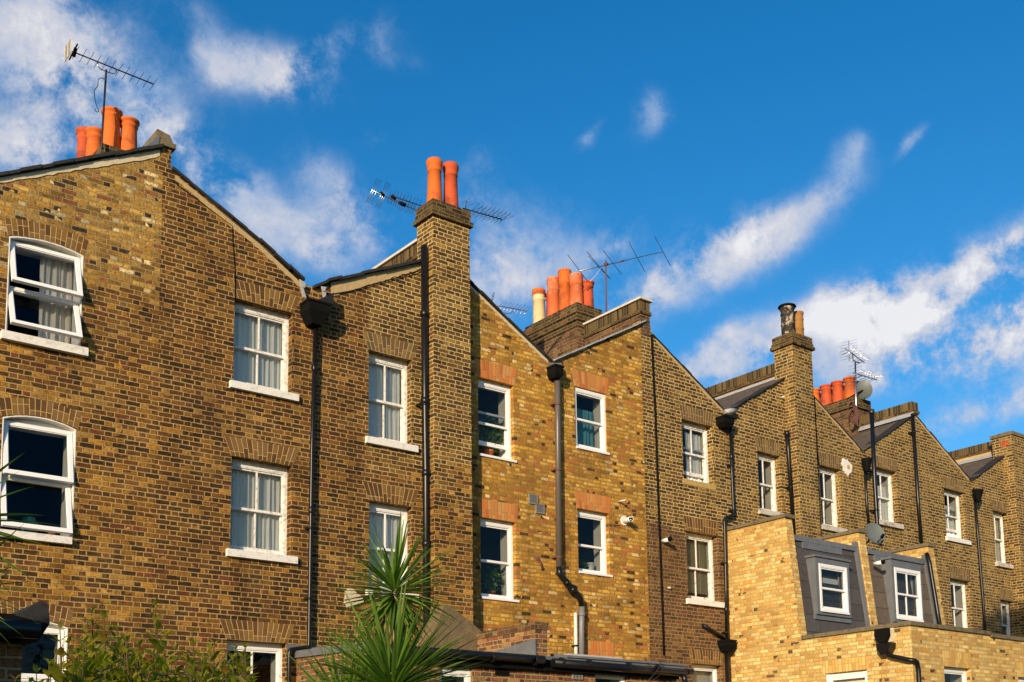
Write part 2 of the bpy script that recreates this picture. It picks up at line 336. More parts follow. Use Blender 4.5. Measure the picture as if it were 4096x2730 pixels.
def tag(o, label, cat, group=None, kind=None):
    if label: o['label'] = label
    if cat: o['category'] = cat
    if group: o['group'] = group
    if kind: o['kind'] = kind
    return o
def thing(name, label, cat, group=None):
    o = bpy.data.objects.new(name, None); COL.objects.link(o); o.empty_display_size = .2
    return tag(o, label, cat, group)

def wall(outer, holes, Y, depth, name, mats, parent, axis='y', sign=1, edges=True):
    """flat wall in the plane axis=Y with real openings and reveals 'depth' deep; outer/holes are (h, z) polygons"""
    mb = MB(); loops = [[Vector((p[0], p[1], 0)) for p in outer]]+[[Vector((p[0], p[1], 0)) for p in h] for h in holes]
    flat = [p for l in loops for p in l]
    def w(h, z, d=0): return (h, Y+d*sign, z) if axis == 'y' else (Y+d*sign, h, z)
    for tri in tessellate_polygon(loops): mb.face([w(flat[i].x, flat[i].y) for i in tri])
    for h in holes:
        for i in range(len(h)):
            a, b = h[i], h[(i+1) % len(h)]
            pts = [w(a[0], a[1]), w(b[0], b[1]), w(b[0], b[1], depth), w(a[0], a[1], depth)]
            uv = None
            if abs(a[1]-b[1]) > abs(a[0]-b[0]): uv = [(a[0]+.0+q, z+10) for q, z in ((100, a[1]), (100, b[1]), (100+depth, b[1]), (100+depth, a[1]))]
            mb.face(pts, uv)
    for i in range(len(outer) if edges else 0):
        a, b = outer[i], outer[(i+1) % len(outer)]; mb.face([w(a[0], a[1]), w(b[0], b[1]), w(b[0], b[1], .22), w(a[0], a[1], .22)])
    o = mb.build(name, mats, parent)
    bm = bmesh.new(); bm.from_mesh(o.data); bmesh.ops.remove_doubles(bm, verts=bm.verts, dist=1e-5)
    bm.to_mesh(o.data); bm.free(); return o

def rect(x0, x1, z0, z1): return [(x0, z0), (x1, z0), (x1, z1), (x0, z1)]
def arched(x0, x1, z0, z1, rise, n=10):
    p = [(x0, z0), (x1, z0), (x1, z1)]
    for i in range(1, n): t = i/n; p.append((x1+(x0-x1)*t, z1+rise*4*t*(1-t)))
    p.append((x0, z1)); return p
def arch(parent, x0, x1, z, mat, h=.23, splay=.07, rise=0., Y=D, n=12):
    mb = MB(); W = x1-x0
    def pt(t, top):
        x = (x0-(splay if top else 0))+(W+(2*splay if top else 0))*t
        return (x, Y-.003, z+(h if top else 0)+rise*4*t*(1-t))
    off = random.randint(0, 900)*.074
    for i in range(n):
        a, b = i/n, (i+1)/n; nv = round(W/.074)
        ua, ub = off+a*nv*.074, off+b*nv*.074
        mb.face([pt(a, 0), pt(b, 0), pt(b, 1), pt(a, 1)], [(ua, 0), (ub, 0), (ub, h), (ua, h)])
    return mb.build('brick_arch', mat, parent)

# ---------------------------------------------------------------- windows
def room(parent, x0, x1, z0, z1, Yf, dark=False, dep=2.6, axis='y'):
    mb = MB(); a, b, c, d = x0-.25, x1+.3, z0-.8, z1+.35
    Y1 = Yf+.22; Y2 = Yf+dep
    mb.face([(x0, Yf, z0), (x0, Yf, z1), (x0, Y1, z1), (x0, Y1, z0)], mi=1); mb.face([(x1, Yf, z0), (x1, Y1, z0), (x1, Y1, z1), (x1, Yf, z1)], mi=1)
    mb.face([(x0, Yf, z0), (x0, Y1, z0), (x1, Y1, z0), (x1, Yf, z0)], mi=1); mb.face([(x0, Yf, z1), (x1, Yf, z1), (x1, Y1, z1), (x0, Y1, z1)], mi=1)
    for q in ([(a, c), (x0, c), (x0, d), (a, d)], [(x1, c), (b, c), (b, d), (x1, d)], [(x0, c), (x1, c), (x1, z0), (x0, z0)], [(x0, z1), (x1, z1), (x1, d), (x0, d)]):
        mb.face([(h, Y1, z) for h, z in q])
    mb.face([(a, Y1, c), (a, Y1, d), (a, Y2, d), (a, Y2, c)]); mb.face([(b, Y1, c), (b, Y2, c), (b, Y2, d), (b, Y1, d)])
    mb.face([(a, Y1, c), (a, Y2, c), (b, Y2, c), (b, Y1, c)]); mb.face([(a, Y1, d), (b, Y1, d), (b, Y2, d), (a, Y2, d)])
    mb.face([(a, Y2, c), (a, Y2, d), (b, Y2, d), (b, Y2, c)])
    if axis == 'x':
        mb.v = [(v[1], v[0], v[2]) for v in mb.v]
    return mb.build('room_interior', [M['room_dim_tone'] if dark else M['room'], M['reveal']], parent)

def sashwin(parent, x0, x1, z0, z1, Y=D, rev=.15, bars=True, paint='white', up_open=0., low_open=0., sill=None, sillmat='stone', roomdark=False, mid=.5, head=.07, rm=True, sproj=.07):
    pm = M[paint]; f = MB(); yb = Y+rev; jw = .05
    f.box(x0, x0+jw, yb, yb+.11, z0, z1); f.box(x1-jw, x1, yb, yb+.11, z0, z1)
    f.box(x0+jw, x1-jw, yb+.001, yb+.111, z1-head, z1); f.box(x0+jw, x1-jw, yb-.02, yb+.108, z0, z0+.045)
    f.box(x0+jw, x0+jw+.018, yb+.006, yb+.022, z0+.045, z1-head); f.box(x1-jw-.018, x1-jw, yb+.006, yb+.022, z0+.045, z1-head)
    f.box(x0+jw, x1-jw, yb+.007, yb+.023, z1-head-.018, z1-head)
    w = f.build('window', pm, parent)
    a, b = x0+jw+.002, x1-jw-.002; zt = z1-head; zb = z0+.045; zm = zb+(zt-zb)*mid
    def sash(za, zc, ys, bot, top):
        m = MB(); m.box(a, a+.036, ys, ys+.04, za, zc); m.box(b-.036, b, ys, ys+.04, za, zc)
        m.box(a+.036, b-.036, ys+.001, ys+.041, za, za+bot); m.box(a+.036, b-.036, ys+.001, ys+.041, zc-top, zc)
        if bars: c = (a+b)/2; m.box(c-.013, c+.013, ys+.002, ys+.036, za+bot, zc-top)
        s = m.build('sash', pm, w)
        g = MB(); g.face([(a+.03, ys+.02, za+bot-.01), (b-.03, ys+.02, za+bot-.01), (b-.03, ys+.02, zc-top+.01), (a+.03, ys+.02, zc-top+.01)])
        g.build('pane', M['glass'], w)
    sash(zm-.02-up_open, zt-up_open, yb+.024, .042, .045); sash(zb+low_open, zm+.02+low_open, yb+.067, .075, .042)
    if up_open: pass
    if sill:
        m = MB(); m.box(x0-sill, x1+sill*1.3, Y-sproj, Y+rev-.021, z0-.115, z0+.0); m.build('sill', M[sillmat], w)
    else:
        m = MB(); m.box(x0+.004, x1+(.04 if sproj > 0 else -.004), Y-(.03 if sproj > 0 else -.07), Y+rev-.021, z0-.012, z0+.03); m.build('sill', M['white'], w)
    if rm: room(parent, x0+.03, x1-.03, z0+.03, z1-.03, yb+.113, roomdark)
    return w

def curtain(x0, x1, z0, z1, Y, mat, label, seed=0, group='net curtains behind the sash windows', hang=0., name='curtain', gap=None):
    random.seed(seed); mb = MB(); n = int((x1-x0)/.012); ph = random.random()*9; rows = 8; pts = []
    for j in range(rows+1):
        t = j/rows; line = []
        for i in range(n+1):
            x = x0+(x1-x0)*i/n; s = x*70+ph
            y = Y+.022*math.sin(s+1.2*math.sin(x*9+ph))*(.6+.4*t)+.012*math.sin(x*31+t*1.5)+.01*math.sin(x*140)
            line.append((x+hang*t*(x-x0)*.3+.006*math.sin(t*5+x*30), y, z1+(z0-z1)*t))
        pts.append(line)
    for j in range(rows):
        for i in range(n):
            if gap and gap[0] < (pts[j][i][0]-x0)/(x1-x0) < gap[1]: continue
            mb.face([pts[j+1][i], pts[j+1][i+1], pts[j][i+1], pts[j][i]], smooth=True)
    o = mb.build(name, mat)
    bm = bmesh.new(); bm.from_mesh(o.data); bmesh.ops.remove_doubles(bm, verts=bm.verts, dist=1e-5); bm.to_mesh(o.data); bm.free()
    return tag(o, label, 'curtain', group)

def quad(TL, TR, BR, BL, Y=D):
    p = [onY(*q, Y) for q in (TL, TR, BR, BL)]
    return (p[0][0]+p[3][0])/2, (p[1][0]+p[2][0])/2, (p[2][1]+p[3][1])/2, (p[0][1]+p[1][1])/2   # x0,x1,z0,z1

W = dict(A1=quad((35.7, 944.6), (334, 1026.8), (321, 1396), (19.6, 1328.6)), A2=quad((0, 1665), (305.3, 1722.4), (289.6, 2149), (0, 2128)),
 B1=quad((940.6, 1194.6), (1171.7, 1252), (1168.5, 1585), (931, 1521)), B2=quad((926.4, 1829.7), (1168.5, 1861), (1161.9, 2224.4), (919.8, 2202.8)),
 C1=quad((1474.2, 1397.8), (1644.8, 1442.5), (1649.6, 1779), (1474.8, 1756.6)), C2=quad((1478.5, 2005.4), (1649.4, 2026.5), (1648, 2375), (1474.6, 2364)),
 D1=quad((1908.8, 1506), (2053.7, 1543.3), (2058, 1847.5), (1917.4, 1823)), D2=quad((1924.5, 2067), (2063.9, 2092.4), (2066, 2408), (1921, 2392)),
 E1=quad((2298.8, 1543.5), (2422.8, 1578), (2430.8, 1818), (2303.6, 1791.4)), E2=quad((2309.7, 2033.8), (2435, 2054), (2441.8, 2304.8), (2314, 2292.7)),
 F1=quad((2728, 1675), (2850, 1707.3), (2854.6, 1939), (2734, 1915)), F2=quad((2743.8, 2122.9), (2872.6, 2146.8), (2877, 2413), (2752, 2394)),
 G1=quad((3028.7, 1803.6), (3118.9, 1826.6), (3130.4, 2056), (3040, 2039)), H1=quad((3274.4, 1857.9), (3357.6, 1880.2), (3375.5, 2116), (3289.4, 2103.6)),
 I1=quad((3505.5, 1868.2), (3581.7, 1887.7), (3600, 2098), (3516.3, 2085.2)), J1=quad((3775.3, 1951.6), (3852.7, 1971.5), (3870, 2163), (3786.6, 2149)),
 K1=quad((3970.9, 2043.6), (4032.8, 2054.3), (4045, 2260), (3985, 2252)))
def low(a, b, h=1.45):
    x0, z0 = onY(*a); x1, z1 = onY(*b); return x0, x1, (z0+z1)/2-h, (z0+z1)/2
W['B3'] = low((908, 2560), (1147, 2573)); W['F3'] = low((2766, 2654), (2888, 2664), 1.3)
W['J2'] = low((3799.8, 2314), (3879.5, 2325.8)); W['K2'] = low((4001.4, 2400), (4056, 2407), 1.3)
xa = W['A1'][1]; W['A3'] = (W['A1'][0], onY(272, 2512)[0], 2.6, onY(272, 2512)[1])

# ---------------------------------------------------------------- houses
BACK = 24.5
def verge(parent, pts, th=.045, out=.06, mat='slate_edge', depth=.25, name='roof_edge', wob=.012):
    """slates running up the gable edge, a row of slightly stepped pieces"""
    mb = MB()
    for (xa_, za), (xb, zb) in zip(pts[:-1], pts[1:]):
        L = math.hypot(xb-xa_, zb-za); n = max(1, int(L/.24))
        for i in range(n):
            a, b = i/n, (i+1)/n+.02; j = random.uniform(-wob, wob); o_ = out+random.uniform(-.01, .012)
            x0, z0, x1, z1 = xa_+(xb-xa_)*a, za+(zb-za)*a+j, xa_+(xb-xa_)*b, za+(zb-za)*b+j
            mb.hexa([(x0, D-o_, z0), (x1, D-o_, z1), (x1, D+depth, z1), (x0, D+depth, z0), (x0, D-o_, z0+th), (x1, D-o_, z1+th), (x1, D+depth, z1+th), (x0, D+depth, z0+th)])
    return mb.build(name, M[mat], parent)
def strip(parent, pts, h, mat, off=.012, name='cement_fillet', h2=None):
    """ragged cement strip under the slates, h deep at the first point and h2 at the last"""
    mb = MB(); h2 = h if h2 is None else h2; N_ = 40; top = []; bot = []
    tot = pts[-1][0]-pts[0][0]
    for i in range(N_+1):
        x = pts[0][0]+tot*i/N_
        for (xa_, za), (xb, zb) in zip(pts[:-1], pts[1:]):
            if min(xa_, xb)-1e-6 <= x <= max(xa_, xb)+1e-6: z = za+(zb-za)*(x-xa_)/(xb-xa_)
        hh = h+(h2-h)*i/N_; top.append((x, z)); bot.append((x, z-hh-random.uniform(0, .03)))
    poly = top+bot[::-1]; tri = tessellate_polygon([[Vector((p[0], p[1], 0)) for p in poly]])
    for t_ in tri: mb.face([(poly[i][0], D-off, poly[i][1]) for i in t_])
    for i in range(N_): mb.face([(bot[i][0], D-off, bot[i][1]), (bot[i+1][0], D-off, bot[i+1][1]), (bot[i+1][0], D, bot[i+1][1]), (bot[i][0], D, bot[i][1])])
    return mb.build(name, M[mat], parent)
def roofpl(parent, a, b, mat='slate', y0=D-.02, y1=BACK, lead=True):
    """slate slope between gutter point a and ridge-side point b (x,z), running back"""
    L = math.hypot(b[0]-a[0], b[1]-a[1]); mb = MB()
    mb.face([(a[0], y0, a[1]), (b[0], y0, b[1]), (b[0], y1, b[1]), (a[0], y1, a[1])], [(y0, 0), (y0, L), (y1, L), (y1, 0)])
    o = mb.build('roof', M[mat], parent); return o
def parapet(parent, x0, x1, y0, y1, ztop, zbot, mat, soldier='brick_black', coping=None, corbel=True, cop_h=.045, name='party_wall'):
    mb = MB(); zc = ztop-(.30 if corbel else 0)
    mb.box(x0, x1, y0, y1, zbot, zc)
    o = mb.build(name, M[mat], parent)
    if corbel:
        c = MB(); c.box(x0-.03, x1+.03, y0-.03, y1, zc, zc+.075); c.box(x0-.005, x1+.005, y0-.003, y1, zc+.075, ztop, mi=1)
        c.build('corbel_course', [M[soldier], M['soldier']], o)
    if coping:
        c = MB(); y = y0-.06
        while y < y1: c.box(x0-.05, x1+.05, y, min(y+.9, y1)-.006, ztop, ztop+cop_h); y += .9
        c.build('coping', M[coping], o)
    return o
def pot(parent, x, y, z, h, r, mat, style=0):
    mb = MB()
    if style == 0: pr = [(r*1.02, -.06), (r, 0), (r*.92, h*.55), (r*.86, h*.80), (r*1.0, h*.83), (r*1.0, h*.855), (r*.88, h*.87), (r*.92, h*.92), (r*1.14, h*.95), (r*1.14, h), (r*.82, h), (r*.8, h*.7)]
    elif style == 1: pr = [(r*1.15, -.06), (r*1.12, 0), (r*.98, h*.35), (r*.9, h*.74), (r*.98, h*.745), (r*.98, h*.765), (r*.92, h*.77), (r*1.03, h*.86), (r*1.12, h*.9), (r*1.13, h*.96), (r*1.02, h), (r*.85, h), (r*.8, h*.7)]
    elif style == 2: pr = [(r*1.05, -.06), (r*1.02, 0), (r*.9, h*.68), (r*1.0, h*.69), (r*1.0, h*.71), (r*.88, h*.73), (r*.95, h*.83), (r*.95, h*.86), (r*1.03, h*.9), (r*1.03, h*.99), (r*.98, h), (r*.75, h), (r*.7, h*.7)]
    else: pr = [(r*1.0, -.06), (r, 0), (r, h*.35), (r*1.06, h*.36), (r*1.06, h*.39), (r, h*.4), (r, h*.7), (r*1.06, h*.72), (r*1.06, h*.75), (r, h*.77), (r, h*.9), (r*1.1, h*.93), (r*1.1, h), (r*.85, h), (r*.8, h*.7)]
    mb.lathe((x, y, z), pr, 24); o = mb.build('chimney_pot', M[mat], parent)
    if style == 2:      # a ring of vent holes under the rim
        hb = MB()
        for k in range(12):
            a = 2*math.pi*k/12; c = Vector((x+math.cos(a)*r*1.03, y+math.sin(a)*r*1.03, z+h*.945)); e = Vector((math.cos(a), math.sin(a), 0))
            hb.tube([c-e*.01, c+e*.002], .013, 6)
    return o
def stack(parent, x0, x1, y0, y1, z0, ztop, mat, capmat='brick_black', capz=.3, steps=((0, .075, .06), (.075, .32, .025)), name='chimney_stack', flaunch=True):
    """brick stack; cap as courses proud of the shaft"""
    mb = MB(); zc = ztop-max(s[1] for s in steps); mb.box(x0, x1, y0, y1, z0, zc)
    o = mb.build(name, M[mat], parent); c = MB()
    for a, b, w in steps: c.box(x0-w, x1+w, y0-w, y1+w, zc+a, zc+b)
    c.build('chimney_cap', M[capmat], o)
    if flaunch:
        f = MB(); w = .0; zt = ztop
        f.hexa([(x0, y0, zt), (x1, y0, zt), (x1, y1, zt), (x0, y1, zt), (x0+.13, y0+.13, zt+.06), (x1-.13, y0+.13, zt+.06), (x1-.13, y1-.13, zt+.06), (x0+.13, y1-.13, zt+.06)])
        f.build('mortar_bed', M['coping'], o)
    return o

HG = 'terraced brick houses seen from the rear'
def house(label, x0, x1, top, holes, mat, name='terraced_house'):
    h = thing(name, label, 'house', HG)
    outer = [(x0, 0), (x1, 0)]+top
    wall(outer, holes, D, .115, 'wall', M[mat], h)
    return h
R = lambda k: rect(*W[k])

# --- the left gable with the tall white plastic windows
A1, A2, A3 = W['A1'], W['A2'], W['A3']
hA = thing('terraced_house', 'brown brick gable at the far left with tall tilting white plastic windows', 'house', HG)
wall([(3.2, 0), (6.42, 0), (6.42, 11.5), (6.28, 11.53), (3.2, 9.88)], [arched(*A1, .075), arched(*A2, .09), arched(*A3, .08)], D, .24, 'wall', M['brick_brown'], hA)
for w, r in ((A1, .075), (A2, .09), (A3, .08)):
    arch(hA, w[0]-.02, w[1]+.02, w[3]+.012, M['arch_brown'], .24, .05, r)
    m = MB()      # white rendered lining round the opening
    ar = arched(w[0], w[1], w[2], w[3], r)
    inn = [(min(max(p[0], w[0]+.018), w[1]-.018), p[1]-.016 if p[1] > w[2]+.01 else p[1]) for p in ar]
    for i in range(len(ar)):
        a, b, c, d = ar[i], ar[(i+1) % len(ar)], inn[(i+1) % len(ar)], inn[i]
        if abs(a[1]-w[2]) < 1e-6 and abs(b[1]-w[2]) < 1e-6: continue
        m.face([(a[0], D-.004, a[1]), (d[0], D-.004, d[1]), (c[0], D-.004, c[1]), (b[0], D-.004, b[1])])
        m.face([(d[0], D-.004, d[1]), (d[0], D+.24, d[1]), (c[0], D+.24, c[1]), (c[0], D-.004, c[1])])
    lin = m.build('reveal_lining', M['plaster'], hA)

def tilt_window(parent, w, rise, tilts, floor_z, split=.5, depth=.13):
    """plastic frame with two top-hung casements swung out at the foot"""
    x0, x1, z0, z1 = w; x0 += .02; x1 -= .02; f = MB(); y = D+depth; zt = z1-.015; t = .05
    f.box(x0, x0+t, y, y+.07, z0, zt); f.box(x1-t, x1, y, y+.07, z0, zt)
    f.box(x0+t, x1-t, y+.001, y+.071, zt-t, zt); f.box(x0+t, x1-t, y+.001, y+.071, z0, z0+t)
    zm = z0+(zt-z0)*split; f.box(x0+t, x1-t, y+.001, y+.071, zm-.03, zm+.03)
    ar = arched(x0, x1, zt, zt+.002, rise-.01); f.prism([p for p in ar], 'y', y+.01, y+.05)
    win = f.build('window', M['white'], parent)
    for (za, zb, th) in ((zm-.015, zt-.01, tilts[0]), (z0+.02, zm+.01, tilts[1])):
        a, b, h = x0+.012, x1-.012, zb-za; m = MB(); g = MB(); fr = .058
        def q(x, s, d): # s from the top hinge down, d towards the outside
            return (x, y-.012-s*math.sin(th)-d*math.cos(th), zb-s*math.cos(th)+d*math.sin(th))
        def bar(xa, xb, sa, sb, d0=-.01, d1=.045): m.hexa([q(xa, sb, d1), q(xb, sb, d1), q(xb, sb, d0), q(xa, sb, d0), q(xa, sa, d1), q(xb, sa, d1), q(xb, sa, d0), q(xa, sa, d0)])
        bar(a, b, 0, fr); bar(a, b, h-fr, h); bar(a, a+fr, fr, h-fr, -.009, .044); bar(b-fr, b, fr, h-fr, -.009, .044)
        for (xa, xb, sa, sb) in ((a+fr, b-fr, fr, fr+.012), (a+fr, b-fr, h-fr-.012, h-fr), (a+fr, a+fr+.012, fr+.012, h-fr-.012), (b-fr-.012, b-fr, fr+.012, h-fr-.012)): bar(xa, xb, sa, sb, 0, .032)
        s = m.build('casement', M['white'], win)
        g.face([q(a+fr-.01, h-fr+.01, .02), q(b-fr+.01, h-fr+.01, .02), q(b-fr+.01, fr-.01, .02), q(a+fr-.01, fr-.01, .02)]); g.build('pane', M['glass'], win)
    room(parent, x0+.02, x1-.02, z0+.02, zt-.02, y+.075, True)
    return win
wa = tilt_window(hA, A1, .075, (math.asin(.2/.62), math.asin(.25/.62)), 0)
wb = tilt_window(hA, A2, .09, (math.asin(.12/.66), math.asin(.16/.66)), 0)
wc = tilt_window(hA, A3, .08, (.02, .02), 0)
for w, wi, h in ((A1, wa, .12), (A2, wb, .10)):
    m = MB(); m.box(w[0]-.06 if w is A1 else w[0]-.3, w[1]+(.09 if w is A1 else -.03), D-.09, D+.128, w[2]-h, w[2]); m.build('sill', M['stone' if w is A1 else 'stone_grey' if 0 else 'stone'], wi)
verge(hA, [(3.2, 9.90), (6.33, 11.56)], .05, .07)
strip(hA, [(3.2, 9.88), (6.36, 11.545)], .05, 'mortar_pale', h2=.10)
roofpl(hA, (3.2, 9.93), (6.3, 11.55)); 
mb = MB(); mb.box(3.2, 6.4, BACK, BACK+.2, 0, 11); mb.build('front_wall', M['brick_brown'], hA)
pw = parapet(hA, 6.295, 6.545, D-.004, BACK, 11.80, 11.2, 'brick_dark', corbel=False, name='party_wall')
c = MB(); c.box(6.27, 6.60, D-.05, BACK, 11.62, 11.70); c.hexa([(6.28, D-.04, 11.70), (6.56, D-.04, 11.70), (6.56, BACK, 11.70), (6.28, BACK, 11.70), (6.30, D-.04, 11.86), (6.50, D-.04, 11.82), (6.50, BACK, 11.82), (6.30, BACK, 11.86)]); c.build('coping', M['coping'], pw)
c = MB(); c.hexa([(6.12, D-.06, 11.50), (6.33, D-.06, 11.60), (6.33, D+.3, 11.60), (6.12, D+.3, 11.50), (6.14, D-.05, 11.56), (6.33, D-.06, 11.74), (6.33, D+.3, 11.74), (6.14, D+.3, 11.56)]); c.build('lead_flashing', M['lead'], pw)
sk = stack(hA, 6.07, 6.78, 18.50, 20.2, 10.5, 12.40, 'brick_black', steps=((0, .3, .0),), name='chimney_stack')
pot(sk, 6.28, 20.1, 12.42, 1.02, .135, 'pot2'); pot(sk, 6.3, 19.6, 12.42, .78, .15, 'pot'); pot(sk, 6.3, 18.76, 12.44, .72, .155, 'pot'); pot(sk, 6.62, 19.3, 12.40, .50, .12, 'pot2'); pot(sk, 6.58, 18.70, 12.40, .66, .15, 'pot')

# --- dark brown house
hB = thing('terraced_house', 'dark brown brick house with net-curtained windows and a tall slim chimney at its right', 'house', HG)
pkB = 11.10
wall([(6.42, 0), (12.06, 0), (12.06, 11.05), (11.2, 11.05), (9.10, 10.03), (8.78, 10.03), (8.05, 10.50), (6.55, 11.30), (6.42, 11.40)], [R('B1'), R('B2'), R('B3'), R('C1'), R('C2')], D, .16, 'wall', M['brick_dark'], hB)
for k, mt in (('B1', 'arch_brown'), ('B2', 'arch_brown'), ('B3', 'arch_brown'), ('C1', 'arch_grey'), ('C2', 'arch_brown')):
    w = W[k]; arch(hB, w[0]-.01, w[1]+.01, w[3], M[mt], .30, .12, .012)
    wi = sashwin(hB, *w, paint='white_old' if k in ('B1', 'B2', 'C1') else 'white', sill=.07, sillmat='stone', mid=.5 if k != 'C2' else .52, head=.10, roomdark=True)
curtain(W['B1'][0]+.06, W['B1'][1]-.05, W['B1'][2], W['B1'][3], D+.295, M['curtain'], 'pleated net curtain in the upper window left of the black box gutter', 3)
curtain(W['B2'][0]+.06, W['B2'][1]-.05, W['B2'][2], W['B2'][3], D+.295, M['curtain'], 'pleated white net curtain behind the flaking sash window below the box gutter', 5)
curtain(W['C1'][0]+.06, W['C1'][1]-.05, W['C1'][2], W['C1'][3], D+.295, M['curtain'], 'pleated net curtain in the upper sash window left of the fat black soil pipe', 8)
curtain(W['C2'][0]+.06, W['C2'][1]-.05, W['C2'][2], W['C2'][3], D+.295, M['curtain'], 'pleated net curtain in the window behind the tall spiky palm', 11)
verge(hB, [(6.56, 11.28), (8.05, 10.54), (8.84, 10.08)], .045, .05)
strip(hB, [(6.62, 11.22), (8.05, 10.50), (8.8, 10.04)], .08, 'arch_none' if 0 else 'mortar', name='cement_fillet')
verge(hB, [(9.02, 10.0), (9.28, 10.16), (11.24, 11.09)], .05, .08)
strip(hB, [(9.36, 10.19), (11.24, 11.08)], .24, 'mortar', h2=.10)
roofpl(hB, (8.85, 10.10), (6.55, 11.30)); roofpl(hB, (9.08, 10.03), (11.45, 11.14))
mb = MB(); mb.box(6.42, 12.0, BACK, BACK+.2, 0, 11); mb.build('front_wall', M['brick_brown'], hB)
pB = parapet(hB, 11.40, 11.64, 16.95, BACK, 11.66, 9.8, 'brick_purple', coping='coping_white', cop_h=.05)
stB = stack(hB, 11.262, 12.06, D-.295, 16.93, 4.35, 12.17, 'brick_stack', steps=((0, .075, .055), (.075, .31, .02)), name='chimney_stack')
pot(stB, 11.47, 16.66, 12.2, .88, .135, 'pot', 1); pot(stB, 11.83, 16.66, 12.2, .92, .135, 'pot2', 1)
m = MB(); m.prism([(10.9, 4.0), (12.25, 4.0), (12.16, 4.22), (12.03, 4.40), (11.40, 4.78), (11.26, 4.78), (11.2, 4.6)], 'y', D-.55, D-.002); m.build('sloped_offset', plain('mossy_offset', (.14, .10, .055), .95, .5, 7, .02), stB)
m = MB(); m.tube([(6.58, D-.012, 11.1), P3(930, 905, D-.012), P3(931, 960, D-.012), P3(940, 1080, D-.012), P3(941, 1196, D-.012)], .007, 5); m.build('cable', M['black_matt'], hB)
m = MB(); m.tube([P3(1684, 1078, D-.02), P3(1668, 1088, D-.03), P3(1600, 1110, D-.02), P3(1500, 1138, D-.02), P3(1400, 1165, D-.02), P3(1310, 1180, D-.02)], .008, 5); m.build('cable', M['black_matt'], hB)

# --- yellow house
hC = thing('terraced_house', 'golden yellow brick house with flat red brick window arches and plain white plastic sashes', 'house', HG)
x0, z0 = onY(2352, 2560); x1, z1 = onY(2455, 2567)
wall([(12.06, 0), (16.66, 0), (16.66, 11.22), (14.28, 9.86), (14.15, 9.86), (12.06, 11.06)], [R('D1'), R('D2'), R('E1'), R('E2')], D, .115, 'wall', M['brick_yellow'], hC)
for k in ('D1', 'D2', 'E1', 'E2'):
    w = W[k]; arch(hC, w[0]-.02, w[1]+.03, w[3], M['arch_red'], .34, .055, 0.)
wD1 = sashwin(hC, *W['D1'], bars=False, rev=.10, up_open=.0, low_open=.22, mid=.46, head=.09); wD2 = sashwin(hC, *W['D2'], bars=False, rev=.10, head=.09, roomdark=True)
wE1 = sashwin(hC, *W['E1'], bars=False, rev=.03, head=.07); wE2 = sashwin(hC, *W['E2'], bars=False, rev=.10, head=.09, mid=.47, roomdark=True)
arch(hC, x0, x1, z1-.35, M['arch_red'], .33, .0)
curtain(W['E1'][0]+.10, W['E1'][1]-.1, W['E1'][2], W['E1'][3]-.32, D+.295, M['curtain_teal'], 'teal voile curtain gathered behind the white window right of the brown pipe', 21, None, .2)
verge(hC, [(12.08, 11.06), (14.19, 9.85)], .04, .05); strip(hC, [(12.15, 11.0), (14.12, 9.88)], .05, 'mortar_pale')
verge(hC, [(14.27, 9.90), (16.74, 11.28)], .03, .05, 'lead_pale', depth=.1, name='lead_flashing', wob=.006)
verge(hC, [(14.27, 9.86), (16.70, 11.24)], .035, .04)
roofpl(hC, (14.16, 9.86), (11.7, 11.24)); roofpl(hC, (14.26, 9.86), (16.72, 11.2))
mb = MB(); mb.box(12.06, 16.66, BACK, BACK+.2, 0, 11); mb.build('front_wall', M['brick_yellow'], hC)
pC = parapet(hC, 16.674, 16.94, D-.004, BACK, 11.765, 11.0, 'brick_purple', coping='coping_white')
stC = stack(hC, 16.47, 17.16, 18.45, 20.2, 10.3, 12.25, 'brick_purple', steps=((0, .075, .02), (.075, .15, .0), (.15, .30, .035), (.30, .46, .06), (.46, .54, .03)), name='chimney_stack')
for (x, y, z, h, r, mt, s) in ((16.68, 20.0, 12.28, .86, .15, 'pot_cream', 2), (16.72, 19.52, 12.28, .98, .15, 'pot3', 2), (16.72, 19.12, 12.28, 1.02, .15, 'pot', 2), (16.70, 18.72, 12.28, .76, .16, 'pot3', 2), (16.98, 18.66, 12.28, .64, .145, 'pot2', 0), (16.98, 19.9, 12.28, .8, .14, 'pot2', 0)):
    p = pot(stC, x, y, z, h, r, mt, s)
    if mt == 'pot_cream':
        q = MB(); q.lathe((x, y, z+h-.14), [(r*.98, 0), (r*1.05, .03), (r*1.05, .13), (r*1.0, .14), (r*.8, .14), (r*.8, .05)], 24); q.build('pot_rim', M['pot'], p)
    if s == 2:
        hb = MB()
        for k in range(12):
            a = 2*math.pi*k/12+.1; rr = r*1.03; c = Vector((x+math.cos(a)*rr, y+math.sin(a)*rr, z+h*.945 if mt != 'pot_cream' else z+h-.07)); e = Vector((math.cos(a), math.sin(a), 0))
            hb.tube([c-e*.012, c+e*.004], .011, 6)
        hb.build('vent_hole', M['black_matt'], p)

